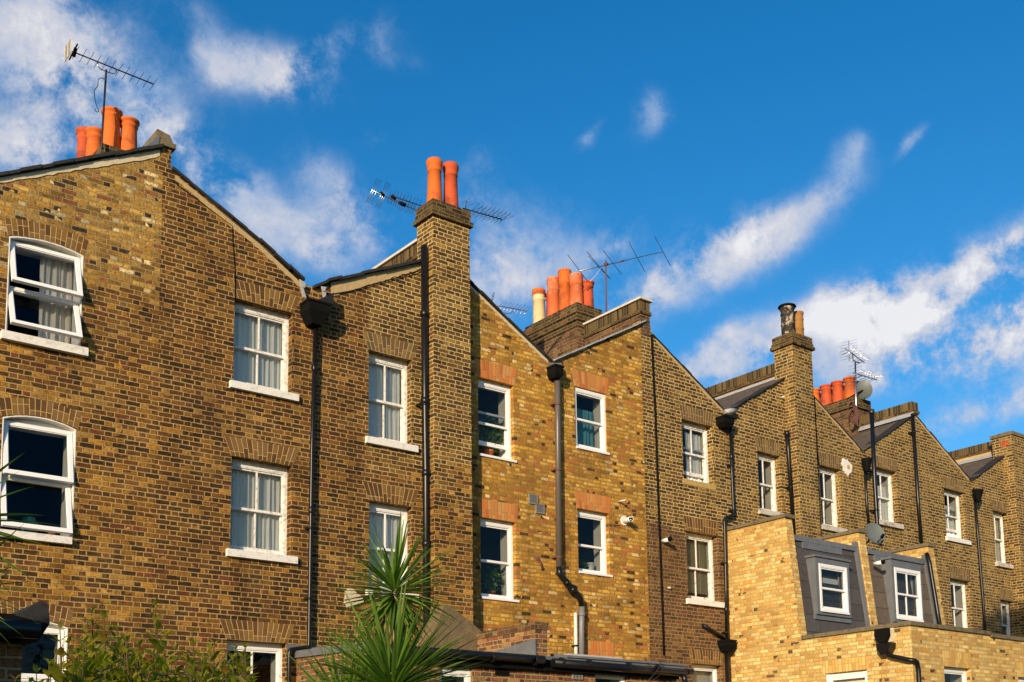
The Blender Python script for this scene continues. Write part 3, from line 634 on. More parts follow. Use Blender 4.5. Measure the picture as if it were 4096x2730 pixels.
# --- brown and grey house
hD = thing('terraced_house', 'brown brick house right of the yellow one, with a sooted pot on its chimney', 'house', HG)
wall([(16.66, 0), (21.975, 0), (21.975, 11.05), (21.35, 11.05), (19.26, 9.84), (19.15, 9.84), (17.0, 11.06), (16.94, 11.3), (16.66, 11.3)], [R('F1'), R('F2'), R('F3'), R('G1')], D, .16, 'wall', M['brick_mixed'], hD)
for k, mt in (('F1', 'arch_grey'), ('F2', 'arch_brown'), ('F3', 'arch_brown'), ('G1', 'arch_grey')):
    w = W[k]; arch(hD, w[0]-.01, w[1]+.01, w[3], M[mt], .30, .06, .008)
wF1 = sashwin(hD, *W['F1'], paint='white_old', sill=.03, sillmat='stone_raw', low_open=.13, roomdark=False, sproj=.012)
wF2 = sashwin(hD, *W['F2'], paint='white_old', sill=.07, sillmat='stone', roomdark=True)
wF3 = sashwin(hD, *W['F3'], paint='white', bars=False); wG1 = sashwin(hD, *W['G1'], paint='white_old', sill=.07, sillmat='stone_grey')
curtain(W['F1'][0]+.38, W['F1'][1]-.09, W['F1'][2], W['F1'][3]-.15, D+.295, M['curtain'], 'pale curtain drawn to the right in the propped-open window above an unpainted stone sill', 31)
verge(hD, [(17.0, 11.08), (19.19, 9.83)], .022, .03); strip(hD, [(17.1, 11.0), (19.1, 9.86)], .05, 'mortar', h2=.06)
verge(hD, [(19.25, 9.83), (21.34, 11.07)], .025, .05); roofpl(hD, (19.16, 9.84), (16.95, 11.1)); roofpl(hD, (19.24, 9.845), (21.52, 11.20), y0=D-.05)
m = MB(); m.hexa([(21.44, D-.05, 11.12), (21.51, D-.05, 11.15), (21.51, BACK, 11.15), (21.44, BACK, 11.12), (21.48, D-.05, 11.23), (21.51, D-.05, 11.24), (21.51, BACK, 11.24), (21.48, BACK, 11.23)]); m.build('lead_flashing', M['lead_pale'], hD)
mb = MB(); mb.box(16.94, 22, BACK, BACK+.2, 0, 11); mb.build('front_wall', M['brick_grey'], hD)
pD = parapet(hD, 21.52, 21.77, 16.95, BACK, 11.58, 9.8, 'brick_purple', corbel=True)
stD = stack(hD, 21.27, 21.97, D-.30, 16.95, 4.5, 12.06, 'brick_grey', 'brick_black', steps=((0, .075, .06), (.075, .15, .035), (.15, .30, .02)), name='chimney_stack')
pb = pot(stD, 21.43, 16.63, 12.08, .68, .155, 'pot_black', 3); pot(stD, 21.84, 16.66, 12.08, .66, .135, 'pot_tan', 3)
m = MB(); m.lathe((21.43, 16.63, 12.74), [(.13, 0), (.205, .012), (.215, .03), (.20, .055), (.13, .06), (.12, .03)], 24)
for k in range(5):
    a = k*1.257; m.box(21.43+.13*math.cos(a)-.03, 21.43+.13*math.cos(a)+.03, 16.63+.13*math.sin(a)-.03, 16.63+.13*math.sin(a)+.03, 12.66, 12.76)
m.build('cowl', M['black_matt'], pb)

# --- two right-hand houses and the last one
def last_house(label, x0, xv, x1, keys, pk0, pk1, mt='brick_grey'):
    h = thing('terraced_house', label, 'house', HG)
    wall([(x0, 0), (x1, 0), (x1, pk1), (xv+.06, 9.80), (xv-.06, 9.79), (x0, pk0)], [R(k) for k in keys], D, .16, 'wall', M[mt], h)
    for k in keys:
        w = W[k]; arch(h, w[0]-.01, w[1]+.01, w[3], M['arch_grey'], .30, .03, .0)
        sashwin(h, *w, paint='white_old', sill=.07 if k in ('H1', 'I1', 'J1', 'K1') else None, sillmat='stone_grey' if k != 'J1' else 'stone', low_open=.2 if k == 'J1' else 0., roomdark=(k in ('J2', 'K2')))
    verge(h, [(x0+.02, pk0), (xv-.03, 9.79)], .022, .03); verge(h, [(xv+.07, 9.80), (x1-.05, pk1)], .022, .04)
    strip(h, [(x0+.1, pk0-.05), (xv-.1, 9.83)], .05, 'mortar')
    m = (pk1-9.8)/(x1-xv-.06); roofpl(h, (xv-.04, 9.80), (x0, pk0+.01)); roofpl(h, (xv+.05, 9.81), (x1+.2, pk1+.2*m+.01), y0=D-.04)
    q = MB(); q.box(x0, x1, BACK, BACK+.2, 0, 11); q.build('front_wall', M['brick_grey'], h)
    return h
hE = last_house('grey-brown brick house behind the mansard dormers, its wall scarred by a white filler patch', 21.975, 24.17, 26.50, ['H1', 'I1'], 10.99, 11.12)
hF = last_house('grey-brown brick house second from the right end, its lower wall dappled by tree shade', 26.50, 29.04, 31.3, ['J1', 'K1', 'J2', 'K2'], 11.17, 10.98)
pE = parapet(hE, 26.46, 26.72, D-.004, BACK, 11.50, 10.8, 'brick_grey', corbel=True)
m = MB(); m.hexa([(26.3, D-.05, 11.06), (26.45, D-.05, 11.12), (26.45, BACK, 11.12), (26.3, BACK, 11.06), (26.42, D-.05, 11.20), (26.45, D-.05, 11.21), (26.45, BACK, 11.21), (26.42, BACK, 11.20)]); m.build('lead_flashing', M['lead_pale'], hE)
m = MB(); m.hexa([(31.1, D-.05, 10.90), (31.28, D-.05, 10.98), (31.28, BACK, 10.98), (31.1, BACK, 10.90), (31.25, D-.05, 11.03), (31.28, D-.05, 11.04), (31.28, BACK, 11.04), (31.25, BACK, 11.03)]); m.build('lead_flashing', M['lead_pale'], hF)
stE = stack(hE, 26.2, 26.92, 18.27, 20.2, 10.4, 12.02, 'brick_purple', steps=((0, .075, .06), (.075, .30, .02)), name='chimney_stack')
for (x, y, mt) in ((26.42, 19.70, 'pot'), (26.42, 19.30, 'pot2'), (26.42, 18.92, 'pot2'), (26.42, 18.52, 'pot'), (26.72, 19.85, 'pot'), (26.72, 19.45, 'pot'), (26.72, 19.05, 'pot'), (26.76, 18.52, 'pot_black')):
    pot(stE, x, y, 12.04, .60 if mt != 'pot_black' else .55, .155 if x < 26.6 else .13, mt)
pF = parapet(hF, 31.3, 31.55, 17.0, BACK, 11.42, 9.8, 'brick_grey', corbel=True)
m = MB(); m.box(31.285, 31.302, 17.0, BACK, 11.0, 11.125); m.build('render_band', M['render'], pF)
stF = stack(hF, 30.85, 31.65, D-.30, 17.0, 2.5, 11.42, 'brick_grey', 'coping', steps=((0, .10, .04),), name='chimney_stack')
m = MB(); m.box(30.842, 30.851, 16.52, 16.74, 11.05, 11.17); m.build('red_airbrick', M['pot2'], stF)
hG = last_house('last visible brick house at the far right end of the row', 31.65, 34.1, 36.4, [], 10.9, 11.1)

# ---------------------------------------------------------------- outbuilding extensions
XG = 'rear extensions of the terrace'
def coping_box(parent, x0, x1, y0, y1, z, o=.045, h=.075):
    m = MB()
    if (y1-y0) > (x1-x0):
        y = y0
        while y < y1-.01: m.box(x0-o, x1+o, y-(o if y == y0 else 0), min(y+.62, y1)-.005, z, z+h+random.uniform(-.004, .004)); y += .62
    else:
        x = x0
        while x < x1-.01: m.box(x, min(x+.62, x1)-.005, y0-o, y1+o, z, z+h+random.uniform(-.004, .004)); x += .62
    return m.build('coping', M['coping'], parent)
YF, YM, ZT, ZP = 12.34, 15.0, 4.57, 7.13
def mansard_ext(label, xl, xr, first, wf, dorm, slate):
    e = thing('rear_extension', label, 'extension', XG)
    if first:   # the long flank wall with its stepped and raked outline
        wall([(D, 0), (YF, 0), (YF, ZT), (14.84, ZT), (15.10, ZP), (D, ZP)], [rect(13.33, 14.31, 2.5, 3.84)], xl, .115, 'flank_wall', M['brick_stock'], e, 'x', 1, False)
        arch_ = MB()
        def q(y, z): return (xl-.003, y, z)
        n_ = 12
        for i in range(n_):
            a, b = i/n_, (i+1)/n_; ya, yb = 14.36-(14.36-13.28)*a, 14.36-(14.36-13.28)*b
            arch_.face([q(ya, 3.84), q(yb, 3.84), q(yb, 4.09), q(ya, 4.09)], [(a*14*.074, 0), (b*14*.074, 0), (b*14*.074, .25), (a*14*.074, .25)])
        arch_.build('brick_arch', M['arch_stock'], e)
        f = MB()
        for (a, b, c_, d_) in ((13.33, 13.40, 2.5, 3.84), (14.24, 14.31, 2.5, 3.84), (13.40, 14.24, 3.76, 3.84), (13.40, 14.24, 2.5, 2.6), (13.40, 13.44, 2.6, 3.76), (14.20, 14.24, 2.6, 3.76), (13.44, 14.20, 3.70, 3.76)):
            f.box(xl+.06+(.02 if c_ != 2.5 or d_ != 3.84 else 0), xl+.13, a, b, c_, d_)
        w_ = f.build('window', M['white'], e); g = MB(); g.face([(xl+.1, 13.42, 2.6), (xl+.1, 14.22, 2.6), (xl+.1, 14.22, 3.72), (xl+.1, 13.42, 3.72)]); g.build('pane', M['glass'], w_)
        r_ = MB(); r_.v = []; room(e, 13.38, 14.26, 2.55, 3.8, xl+.14, False, 1.8, 'x')
        cur = MB(); cur.box(xl+.2, xl+.21, 13.4, 14.25, 2.5, 3.8); cur.build('roller_blind', M['curtain_cream'], w_)
        m = MB(); m.hexa([(xl+.001, 14.84, ZT), (xl+.22, 14.84, ZT), (xl+.22, D, ZT), (xl+.001, D, ZT), (xl+.001, 15.10, ZP), (xl+.22, 15.10, ZP), (xl+.22, D, ZP), (xl+.001, D, ZP)]); m.v = [(v[0], v[1]+.002, v[2]-.002) for v in m.v]
        m.build('parapet_wall', M['brick_stock'], e)
        coping_box(e, xl, xl+.22, 15.10, D-.02, ZP); coping_box(e, xl, xl+.22, YF, 14.80, ZT)
    # front wall with window
    x_, X_ = wf
    wall([(xl, 0), (xr, 0), (xr, ZT-(.0 if first else .04)), (xl, ZT-(.0 if first else .04))], [rect(x_, X_, 2.5, 3.865 if first else 3.79)], YF, .115, 'front_wall', M['brick_stock'], e, edges=False)
    arch(e, x_-.03, X_+.06, 3.865 if first else 3.79, M['arch_stock'], .30, .0, 0, Y=YF); sashwin(e, x_, X_, 2.5, 3.865 if first else 3.79, Y=YF, bars=False, rev=.10)
    coping_box(e, xl+(.27 if first else .0), xr, YF, YF+.22, ZT-(.0 if first else .04))
    m = MB(); m.box(xl+.01, xr-.01, YF+.13, D, ZT-.25, ZT-.12); m.build('terrace_deck', M['lead'], e)
    # right hand parapet of the attic storey
    m = MB(); xr0 = xr-.23; m.hexa([(xr0, 14.82, ZT-.2), (xr, 14.82, ZT-.2), (xr, D, ZT-.2), (xr0, D, ZT-.2), (xr0, 15.10, ZP), (xr, 15.10, ZP), (xr, D, ZP), (xr0, D, ZP)]); m.build('parapet_wall', M['brick_stock'], e)
    coping_box(e, xr0, xr, 15.10, D-.02, ZP)
    # slated slope
    a, b = (xl+.22 if first else xl), xr0; m = MB(); zt = 6.72; y0, y1 = 14.89, 15.16
    L = math.hypot(zt-ZT+.15, y1-y0)
    m.face([(a, y0, ZT-.15), (b, y0, ZT-.15), (b, y1, zt), (a, y1, zt)], [(a, 0), (b, 0), (b, L), (a, L)]); m.face([(a, y1, zt), (b, y1, zt), (b, D, zt+.1), (a, D, zt+.1)])
    m.build('mansard_slope', M[slate], e)
    m = MB(); m.box(a, b, y1-.05, y1+.16, zt-.02, zt+.09); m.box(a+.35, b-.6, y1-.045, y1+.02, zt-.16, zt-.021)
    m.hexa([(b-.10, y0-.02, ZT-.15), (b, y0-.03, ZT-.15), (b, y0+.05, ZT-.15), (b-.10, y0+.05, ZT-.15), (b-.12, y1-.03, zt+.2), (b, y1-.04, zt+.2), (b, y1+.05, zt+.2), (b-.12, y1+.05, zt+.2)])
    m.build('lead_flashing', M['lead'], e)
    # dormer
    (dx0, dx1, dz0, dz1, wx0, wx1, wz0, wz1) = dorm; yd = 14.88; d = MB()
    d.hexa([(dx0, yd, dz0), (wx0, yd, dz0), (wx0, 15.2, dz0), (dx0, 15.0, dz0), (dx0, yd, dz1), (wx0, yd, dz1), (wx0, 15.3, dz1), (dx0, 15.3, dz1)])
    d.box(wx1, dx1, yd+.001, 15.3, dz0, dz1); d.box(wx0, wx1, yd-.001, 15.3, wz1, dz1-.001); d.box(wx0, wx1, yd+.002, 15.3, dz0, wz0)
    d.box(dx0-.04, dx1+.03, yd-.04, 15.3, dz1, dz1+.045); d.box(dx0-.03, dx1+.05, 14.925, 15.2, dz0-.10, dz0)
    dm = d.build('dormer', M['lead'], e)
    sashwin(e, wx0, wx1, wz0, wz1, Y=yd-.10, bars=not first, rev=.085, rm=False, head=.06, sproj=-.08)
    room(e, wx0+.04, wx1-.04, wz0+.04, wz1-.04, yd+.17, False, 1.5)
    return e
e1 = mansard_ext('pale stock brick extension with sunlit flank wall and the plain two-pane dormer', 19.07, 21.79, True, (20.09, 21.02),
    (19.71, 20.85, 5.15, 6.35, 19.81, 20.75, 5.22, 6.22), 'slate_big')
e2 = mansard_ext('stock brick extension next to it with browner slates and the four-pane dormer', 21.79, 24.45, False, (22.77, 23.7),
    (22.40, 23.55, 5.20, 6.60, 22.49, 23.48, 5.27, 6.42), 'slate_brown')
m = MB(); m.box(19.88, 20.68, 15.06, 15.065, 5.3, 5.98); tag(m.build('roller_blind', M['curtain']), 'white blind half drawn in the plain two-pane dormer', 'blind')
m = MB(); m.prism([(15.02, ZT-.15), (15.2, ZT-.15), (15.2, 7.06), (15.08, 7.06)], 'x', 24.2, 24.22)
# slanted black waste pipe on the last parapet
def pipe(name, label, pts, r, mat, cat='drainpipe', group='drainpipes and waste pipes on the rear walls', sockets=(), brackets=(), wallY=D, extra=None, joints='smooth'):
    t = thing(name, label, cat, group)
    m = MB()
    P = [Vector(p) for p in pts]; Q = [P[0]]
    for i in range(1, len(P)-1):            # rounded elbows
        a, b, c_ = P[i-1], P[i], P[i+1]; k = min(.09, (b-a).length*.4, (c_-b).length*.4)
        p0 = b+(a-b).normalized()*k; p1 = b+(c_-b).normalized()*k
        if (a-b).normalized().dot((c_-b).normalized()) < -.999: Q.append(b); continue
        for s in (0, .33, .67, 1.): Q.append(p0*(1-s)**2+b*2*s*(1-s)+p1*s*s)
    Q.append(P[-1]); m.tube(Q, r, 14)
    m.build('pipe', M[mat], t)
    def at(z):
        for a, b in zip(P[:-1], P[1:]):
            if min(a.z, b.z) <= z <= max(a.z, b.z) and abs(a.z-b.z) > .05: s = (z-a.z)/(b.z-a.z); return a+(b-a)*s, (b-a).normalized()
        return P[0], Vector((0, 0, 1))
    for z in sockets:
        c_, d = at(z); q = MB(); q.tube([c_-d*.055, c_-d*.045, c_+d*.045, c_+d*.055], [r*1.08, r*1.28, r*1.28, r*1.08], 14); q.build('socket', M[mat], t)
    for z in brackets:
        c_, d = at(z); q = MB(); q.tube([c_-d*.018, c_+d*.018], r*1.2, 14); q.box(c_.x-r*1.9, c_.x-r*.8, c_.y-.008, wallY, z-.015, z+.015); q.box(c_.x+r*.8, c_.x+r*1.3, c_.y-.008, wallY, z-.012, z+.012); q.build('bracket', M['black'] if mat != 'brown_pipe' else M['rust'], t)
    return t
def hopper(parent, x0, x1, y0, z0, z1, taper=.5, h2=.16, round_=False, mat='black_matt'):
    m = MB(); y1 = D-.01
    if round_:
        cx, cy = (x0+x1)/2, y0+(x1-x0)/2; r = (x1-x0)/2
        m.lathe((cx, cy, z0), [(r*.35, -h2), (r*.8, 0), (r*1.0, (z1-z0)*.6), (r*1.08, (z1-z0)*.8), (r*1.08, z1-z0), (r*.9, z1-z0), (r*.8, (z1-z0)*.4), (0, (z1-z0)*.35)], 16)
    else:
        m.box(x0, x1, y0, y1, z0, z1, skip='d'); m.box(x0-.015, x1+.015, y0-.015, y1+.001, z1-.035, z1)
        cx = (x0+x1)/2; w = (x1-x0)/2*taper; yw = y0+(y1-y0)*(1-taper)*.5
        m.hexa([(cx-w, yw, z0-h2), (cx+w, yw, z0-h2), (cx+w, y1, z0-h2), (cx-w, y1, z0-h2), (x0, y0, z0), (x1, y0, z0), (x1, y1, z0), (x0, y1, z0)])
    m.build('hopper', M[mat], parent); return parent
YP = D-.085
t = pipe('drainpipe', 'slim black downpipe under the big black box gutter between the two dark gables', [P3(1262, 1283, YP), P3(1248, 1800, YP), P3(1236, 2575, YP), P3(1234, 2590, YP), P3(1160, 2600, YP), P3(1157, 2620, YP), (onY(1157, 2620, YP)[0], YP, 1.0)], .034, 'black', sockets=(6.2, 8.6), brackets=(5.9, 4.75))
hx0 = onY(1236.6, 1210, D-.32)[0]; hx1 = onY(1322, 1240, D-.32)[0]; hz0 = onY(1236.6, 1232, D-.32)[1]; hz1 = onY(1236.6, 1192, D-.32)[1]
hopper(t, hx0, hx1, D-.32, hz0, hz1, .45, .2)
q = MB()
for pg in (((1199, 1117), (1222, 1132), (1220, 1152), (1204, 1146)), ((1204, 1146), (1213, 1150), (1226, 1192), (1211, 1188)), ((1286, 1146), (1307, 1149), (1300, 1164), (1291, 1168)), ((1291, 1169), (1305, 1170), (1301, 1204), (1295, 1206))):
    a_ = [P3(x_, y_, D-.10) for x_, y_ in pg][::-1]; b_ = [p+Vector((0, .02, 0)) for p in a_]; q.face(a_); q.face(b_[::-1])
    for k_ in range(4): q.face([a_[(k_+1) % 4], a_[k_], b_[k_], b_[(k_+1) % 4]])
q.build('lead_flashing', M['lead_pale'], t)
# black valley trough end seen above the box
q = MB(); q.hexa([(8.98, D-.28, hz1-.01), (9.30, D-.22, hz1+.05), (9.30, D+.1, hz1+.05), (8.98, D+.1, hz1-.01), (8.98, D-.28, hz1+.03), (9.30, D-.22, hz1+.26), (9.30, D+.1, hz1+.26), (8.98, D+.1, hz1+.03)]); q.build('gutter_outlet', M['slate_edge'], t)
t = pipe('soil_pipe', 'fat black soil pipe standing beside the tall chimney breast', [P3(1697, 985, D-.13), P3(1700, 1585, D-.13), P3(1704, 1900, D-.13), (onY(1704, 1900, D-.13)[0], D-.13, 1.2)], .062, 'black', sockets=(10.05, 8.45, 7.15, 5.9), brackets=(8.38,))
t = pipe('drainpipe', 'brown-grey waste pipe with a cranked black elbow on the yellow house', [P3(2229, 1500, D-.10), P3(2231, 1700, D-.10), P3(2236, 2270, D-.10)], .056, 'brown_pipe', brackets=(9.0, 7.7, 6.0))
q = MB(); P_ = [P3(2236, 2268, D-.10), P3(2239, 2298, D-.10), P3(2282, 2348, D-.12), P3(2320, 2393, D-.12), P3(2328, 2425, D-.10)]; q.tube(P_, .058, 14)
q.tube([P3(2284, 2352, D-.12), P3(2296, 2364, D-.12)], .085, 14); q.tube([P3(2262, 2326, D-.115), P3(2270, 2334, D-.115)], .068, 14); q.tube([P3(2300, 2352, D-.2), P3(2292, 2362, D-.1)], .055, 12); q.build('elbow', M['black'], t)
q = MB(); q.tube([P3(2328, 2422, D-.10), P3(2326, 2500, D-.10), (onY(2325, 2600, D-.10)[0], D-.10, 3.9)], .054, 14); q.tube([P3(2328, 2452, D-.10), P3(2327.5, 2466, D-.10)], .064, 14); q.build('lower_pipe', M['grey_pipe'], t)
hx0 = onY(2221.7, 1480, D-.26)[0]; hx1 = onY(2254, 1490, D-.26)[0]; hopper(t, hx0, hx1, D-.26, onY(2221.7, 1490, D-.26)[1], onY(2221.7, 1456, D-.26)[1], .62, .07)
q = MB(); z_ = onY(2221.7, 1456, D-.26)[1]; q.hexa([(hx0+.05, D-.2, z_), (hx1-.02, D-.2, z_), (hx1-.02, D, z_), (hx0+.05, D, z_), (hx0+.02, D-.12, z_+.07), (hx1+.06, D-.16, z_+.10), (hx1+.06, D, z_+.12), (hx0+.02, D, z_+.07)]); q.build('lead_flashing', M['lead'], t)
t = pipe('drainpipe', 'thin white waste stub standing beside the grey foot of the brown pipe', [P3(2302, 2452, D-.06), (onY(2303, 2600, D-.06)[0], D-.06, 3.9)], .035, 'white_pipe', brackets=(4.35,))
t = pipe('drainpipe', 'black downpipe kinked sideways at the corner of the stock brick flank wall', [P3(2922, 1690, YP), P3(2928, 1900, YP), P3(2935, 2062, YP), P3(2897, 2074, YP), P3(2899, 2120, YP), P3(2904, 2350, YP), P3(2907, 2560, YP)], .037, 'black', sockets=(8.8, 5.4), brackets=(8.6, 7.6, 6.4, 4.9))
hopper(t, *(lambda a, b: (a, b))(onY(2897, 1675, D-.25)[0], onY(2938, 1685, D-.25)[0]), D-.25, onY(2897, 1686, D-.25)[1], onY(2897, 1660, D-.25)[1], .5, .09)
q = MB(); xx = onY(2900, 1650, D-.1)[0]; q.tube([(xx-.02, D-.1, 9.77), (xx+.10, D-.15, 9.80), (xx+.33, D-.12, 9.86)], [.05, .06, .055], 10); q.build('lead_flashing', M['lead_pale'], t)
t = pipe('drainpipe', 'slanting black branch pipe running into the lower hopper beside the stock brick wall', [P3(2812, 2501, D-.08), P3(2901, 2556, D-.10)], .04, 'black')
xc = onY(2904, 2570, D-.12)[0]; hopper(t, xc-.14, xc+.15, D-.27, onY(2904, 2582, D-.25)[1], onY(2904, 2558, D-.25)[1], .4, .12)
q = MB(); q.tube([(xc+.02, D-.1, onY(2904, 2590, D-.25)[1]), (xc+.05, D-.1, 1.5)], .045, 12); q.build('lower_pipe', M['black'], t)
t = pipe('soil_pipe', 'black soil pipe left of the square chimney breast, vanishing behind the stock brick coping', [P3(3148, 1735, D-.10), P3(3153, 1800, D-.10), P3(3177, 2152, D-.10)], .05, 'black', brackets=(8.4,), sockets=(6.9,))
t = pipe('drainpipe', 'thin black downpipe under the round hopper, left of the soil pipe with a wire cage', [P3(3458, 1845, YP), P3(3466, 2000, YP), P3(3477, 2125, YP)], .036, 'black')
xc = onY(3460, 1830, D-.2)[0]; hopper(t, xc-.12, xc+.12, D-.36, 9.33, 9.50, .5, .14, True)
t = pipe('soil_pipe', 'tall caged black soil pipe passing in front of a window above the dish', [P3(3487, 1655, D-.14), P3(3497, 1900, D-.14), P3(3510, 2115, D-.14), P3(3520, 2165, D-.14)], .052, 'black', brackets=(8.3,), sockets=())
q = MB(); q.lathe(P3(3487, 1655, D-.14), [(.062, 0), (.075, .04), (.06, .10), (.0, .12)], 12); q.build('wire_cage', M['metal_dark'], t)
t = pipe('soil_pipe', 'tall black soil pipe running down from the ridge between the two right-hand houses', [P3(3650, 1656, D-.12), P3(3672, 2000, D-.12), P3(3687, 2195, D-.12)], .047, 'black', brackets=(7.6, 10.6))
t = pipe('drainpipe', 'thin black downpipe under the funnel-shaped hopper in the rightmost roof valley', [P3(3896, 1955, YP), P3(3912, 2150, YP), P3(3932, 2400, YP), (onY(3932, 2400, YP)[0], YP, 3.4)], .037, 'black')
xc = onY(3904, 1945, D-.2)[0]; hopper(t, xc-.14, xc+.14, D-.38, 9.32, 9.46, .5, .18, True)
t = pipe('soil_pipe', 'black soil pipe at the right edge beside the last chimney breast', [P3(4038, 1782, D-.12), P3(4050, 1920, D-.12), P3(4070, 2200, D-.12), P3(4086, 2420, D-.12), (onY(4086, 2420, D-.12)[0], D-.12, 3.)], .06, 'black', sockets=(8.9, 6.6))
t = pipe('drainpipe', 'black pipe raking down the right parapet beside the four-pane dormer', [(24.16, 15.10, 6.95), (24.12, 15.02, 6.75), (24.13, 14.90, 5.6), (24.13, 14.78, 4.5)], .05, 'black', wallY=15.05)
# scupper, hopper and cranked pipe on the flank wall
ys, zs = onX(3545, 2545, 19.07); t = thing('drainpipe', 'glossy black hopper and cranked pipe at the corner of the stock brick extension', 'drainpipe', 'drainpipes and waste pipes on the rear walls')
q = MB(); yb, zb_ = onX(3548, 2570, 19.0); cx_ = 18.93
q.prism([(yb-.15, zb_-.02), (yb+.15, zb_-.02), (yb+.14, zb_-.12), (yb+.05, zb_-.24), (yb-.05, zb_-.24), (yb-.14, zb_-.12)], 'x', 18.86, 19.06); q.build('hopper', M['black'], t)
ya, za_ = onX(3548, 2612, 18.97); yc, zc_ = onX(3640, 2640, 18.97)
q = MB(); q.tube([(18.97, ya, za_+.1), (18.97, ya, za_-.01), (18.97, ya-.05, za_-.06), (18.97, yc+.02, zc_), (19.02, 12.26, zc_-.02), P3(3668, 2650, 12.27), P3(3674, 2680, 12.27), P3(3676, 2720, 12.27), (P3(3678, 2720, 12.27).x, 12.27, 1.)], .045, 14); q.build('pipe', M['black'], t)
q = MB(); q.box(19.045, 19.069, ys-.18, ys+.17, zs-.12, zs+.14); q.build('render_patch', M['mortar_pale'], t)
q = MB(); q.prism([(ys-.14, zs+.13), (ys+.14, zs+.13), (ys+.15, zs), (ys+.08, zs-.13), (ys-.07, zs-.13), (ys-.14, zs)], 'x', 18.90, 18.999); q.build('outlet', M['black_matt'], t)

# --- single storey lean-to in front of the dark and yellow houses
lt = thing('rear_extension', 'low red-brown brick lean-to with a long black gutter, mostly hidden behind the spiky palm', 'extension', XG)
YL = 14.55
wall([(D, 0), (YL, 0), (YL, 3.79), (D, 3.87)], [], 8.78, .1, 'flank_wall', M['brick_red'], lt, 'x', 1, False)
g1 = [onY(1760, 2676, YL), onY(1891, 2678, YL), onY(2380, 2690, YL), onY(2508, 2693, YL)]
xR = 15.15
wall([(8.78, 0), (xR, 0), (xR, 3.72), (8.78, 3.72)], [rect(g1[0][0], g1[1][0], 1.8, g1[1][1]), rect(g1[2][0], g1[3][0], 1.8, g1[3][1])], YL, .115, 'front_wall', M['brick_red'], lt, edges=False)
sashwin(lt, g1[0][0], g1[1][0], 1.8, g1[1][1], Y=YL, bars=False, rev=.06); sashwin(lt, g1[2][0], g1[3][0], 1.8, g1[3][1], Y=YL, bars=False, rev=.06)
m = MB(); m.box(8.74, 9.02, YL-.04, D, 3.79, 3.90); m.v = [(v[0], v[1], v[2]+(.0 if v[1] > 15 else -.08)) for v in m.v]; m.build('coping', M['lead'], lt)
m = MB(); m.box(8.62, 10.6, D-.02, D, 3.9, 4.0); m.build('lead_flashing', M['lead'], lt)
m = MB(); m.hexa([(9.02, YL-.1, 3.74), (xR+.1, YL-.1, 3.74), (xR+.1, D, 3.90), (9.02, D, 3.90), (9.02, YL-.1, 3.80), (xR+.1, YL-.1, 3.80), (xR+.1, D, 3.97), (9.02, D, 3.97)]); m.build('roof', M['lead'], lt)
m = MB()
for xx_ in (12.5, 13.2, 13.9, 14.6): m.hexa([(xx_, YL-.13, 3.80), (xx_+.72, YL-.13, 3.80), (xx_+.72, YL+.3, 3.83), (xx_, YL+.3, 3.83), (xx_, YL-.12, 3.84), (xx_+.72, YL-.12, 3.83), (xx_+.72, YL+.3, 3.88), (xx_, YL+.3, 3.90)])
m.build('lead_flashing', M['lead'], lt)
xm = 11.95
m = MB(); m.box(xm, xm+.25, YL+.02, D-.3, 3.5, 4.24); pm_ = m.build('party_wall', M['brick_red'], lt)
m = MB(); m.box(xm-.02, xm+.27, YL-.0, D-.3, 4.24, 4.36); m.build('brick_on_edge', M['brick_purple'], pm_)
m = MB(); m.prism([(YL+.0, 3.72), (D-.4, 3.85), (D-.4, 3.92), (YL+.0, 4.08)], 'x', xm-.03, xm-.001); m.build('lead_flashing', M['lead'], pm_)
m = MB(); m.box(9.05, xR-.02, YL-.09, YL-.03, 3.56, 3.74); m.build('fascia', M['black_matt'], lt)
gt = thing('gutter', 'long black half-round gutter along the eaves of the low red brick lean-to', 'gutter')
m = MB(); zg = 3.72
m.tube([(9.0, YL-.17, zg), (11.95, YL-.17, zg)], .07, 14); m.tube([(12.15, YL-.17, zg-.03), (xR+.05, YL-.17, zg-.05)], .07, 14)
m.build('gutter_run', M['black'], gt)
for xx_ in (10.9, 11.75, 12.3, 12.9, 13.8, 14.5): m = MB(); m.tube([(xx_, YL-.17, zg-.015), (xx_+.05, YL-.17, zg-.015)], .08, 14); m.build('bracket', M['black'], gt)
m = MB(); m.tube([(xR+.0, YL-.17, zg-.05), (xR+.02, YL-.19, zg-.2), (xR+.12, YL-.17, zg-.32), (xR+.28, YL-.1, zg-.40)], .05, 12); m.tube([(xR-.02, YL-.17, zg-.04), (xR+.22, YL-.17, zg-.02)], .06, 12); m.build('outlet', M['black'], gt)
q = MB(); q.tube([P3(2640, 2638, YL-.26), P3(2642, 2665, YL-.26), P3(2610, 2705, YL-.22), P3(2580, 2740, YL-.2)], .009, 5); q.tube([P3(2655, 2690, YL-.2), P3(2625, 2712, YL-.2), P3(2590, 2735, YL-.2)], .009, 5); q.tube([P3(2578, 2632, YL-.26), P3(2586, 2645, YL-.26)], .008, 5)
tag(q.build('cable', M['metal_dark']), 'thin loose cable drooping over the right end of the black gutter', 'cable')
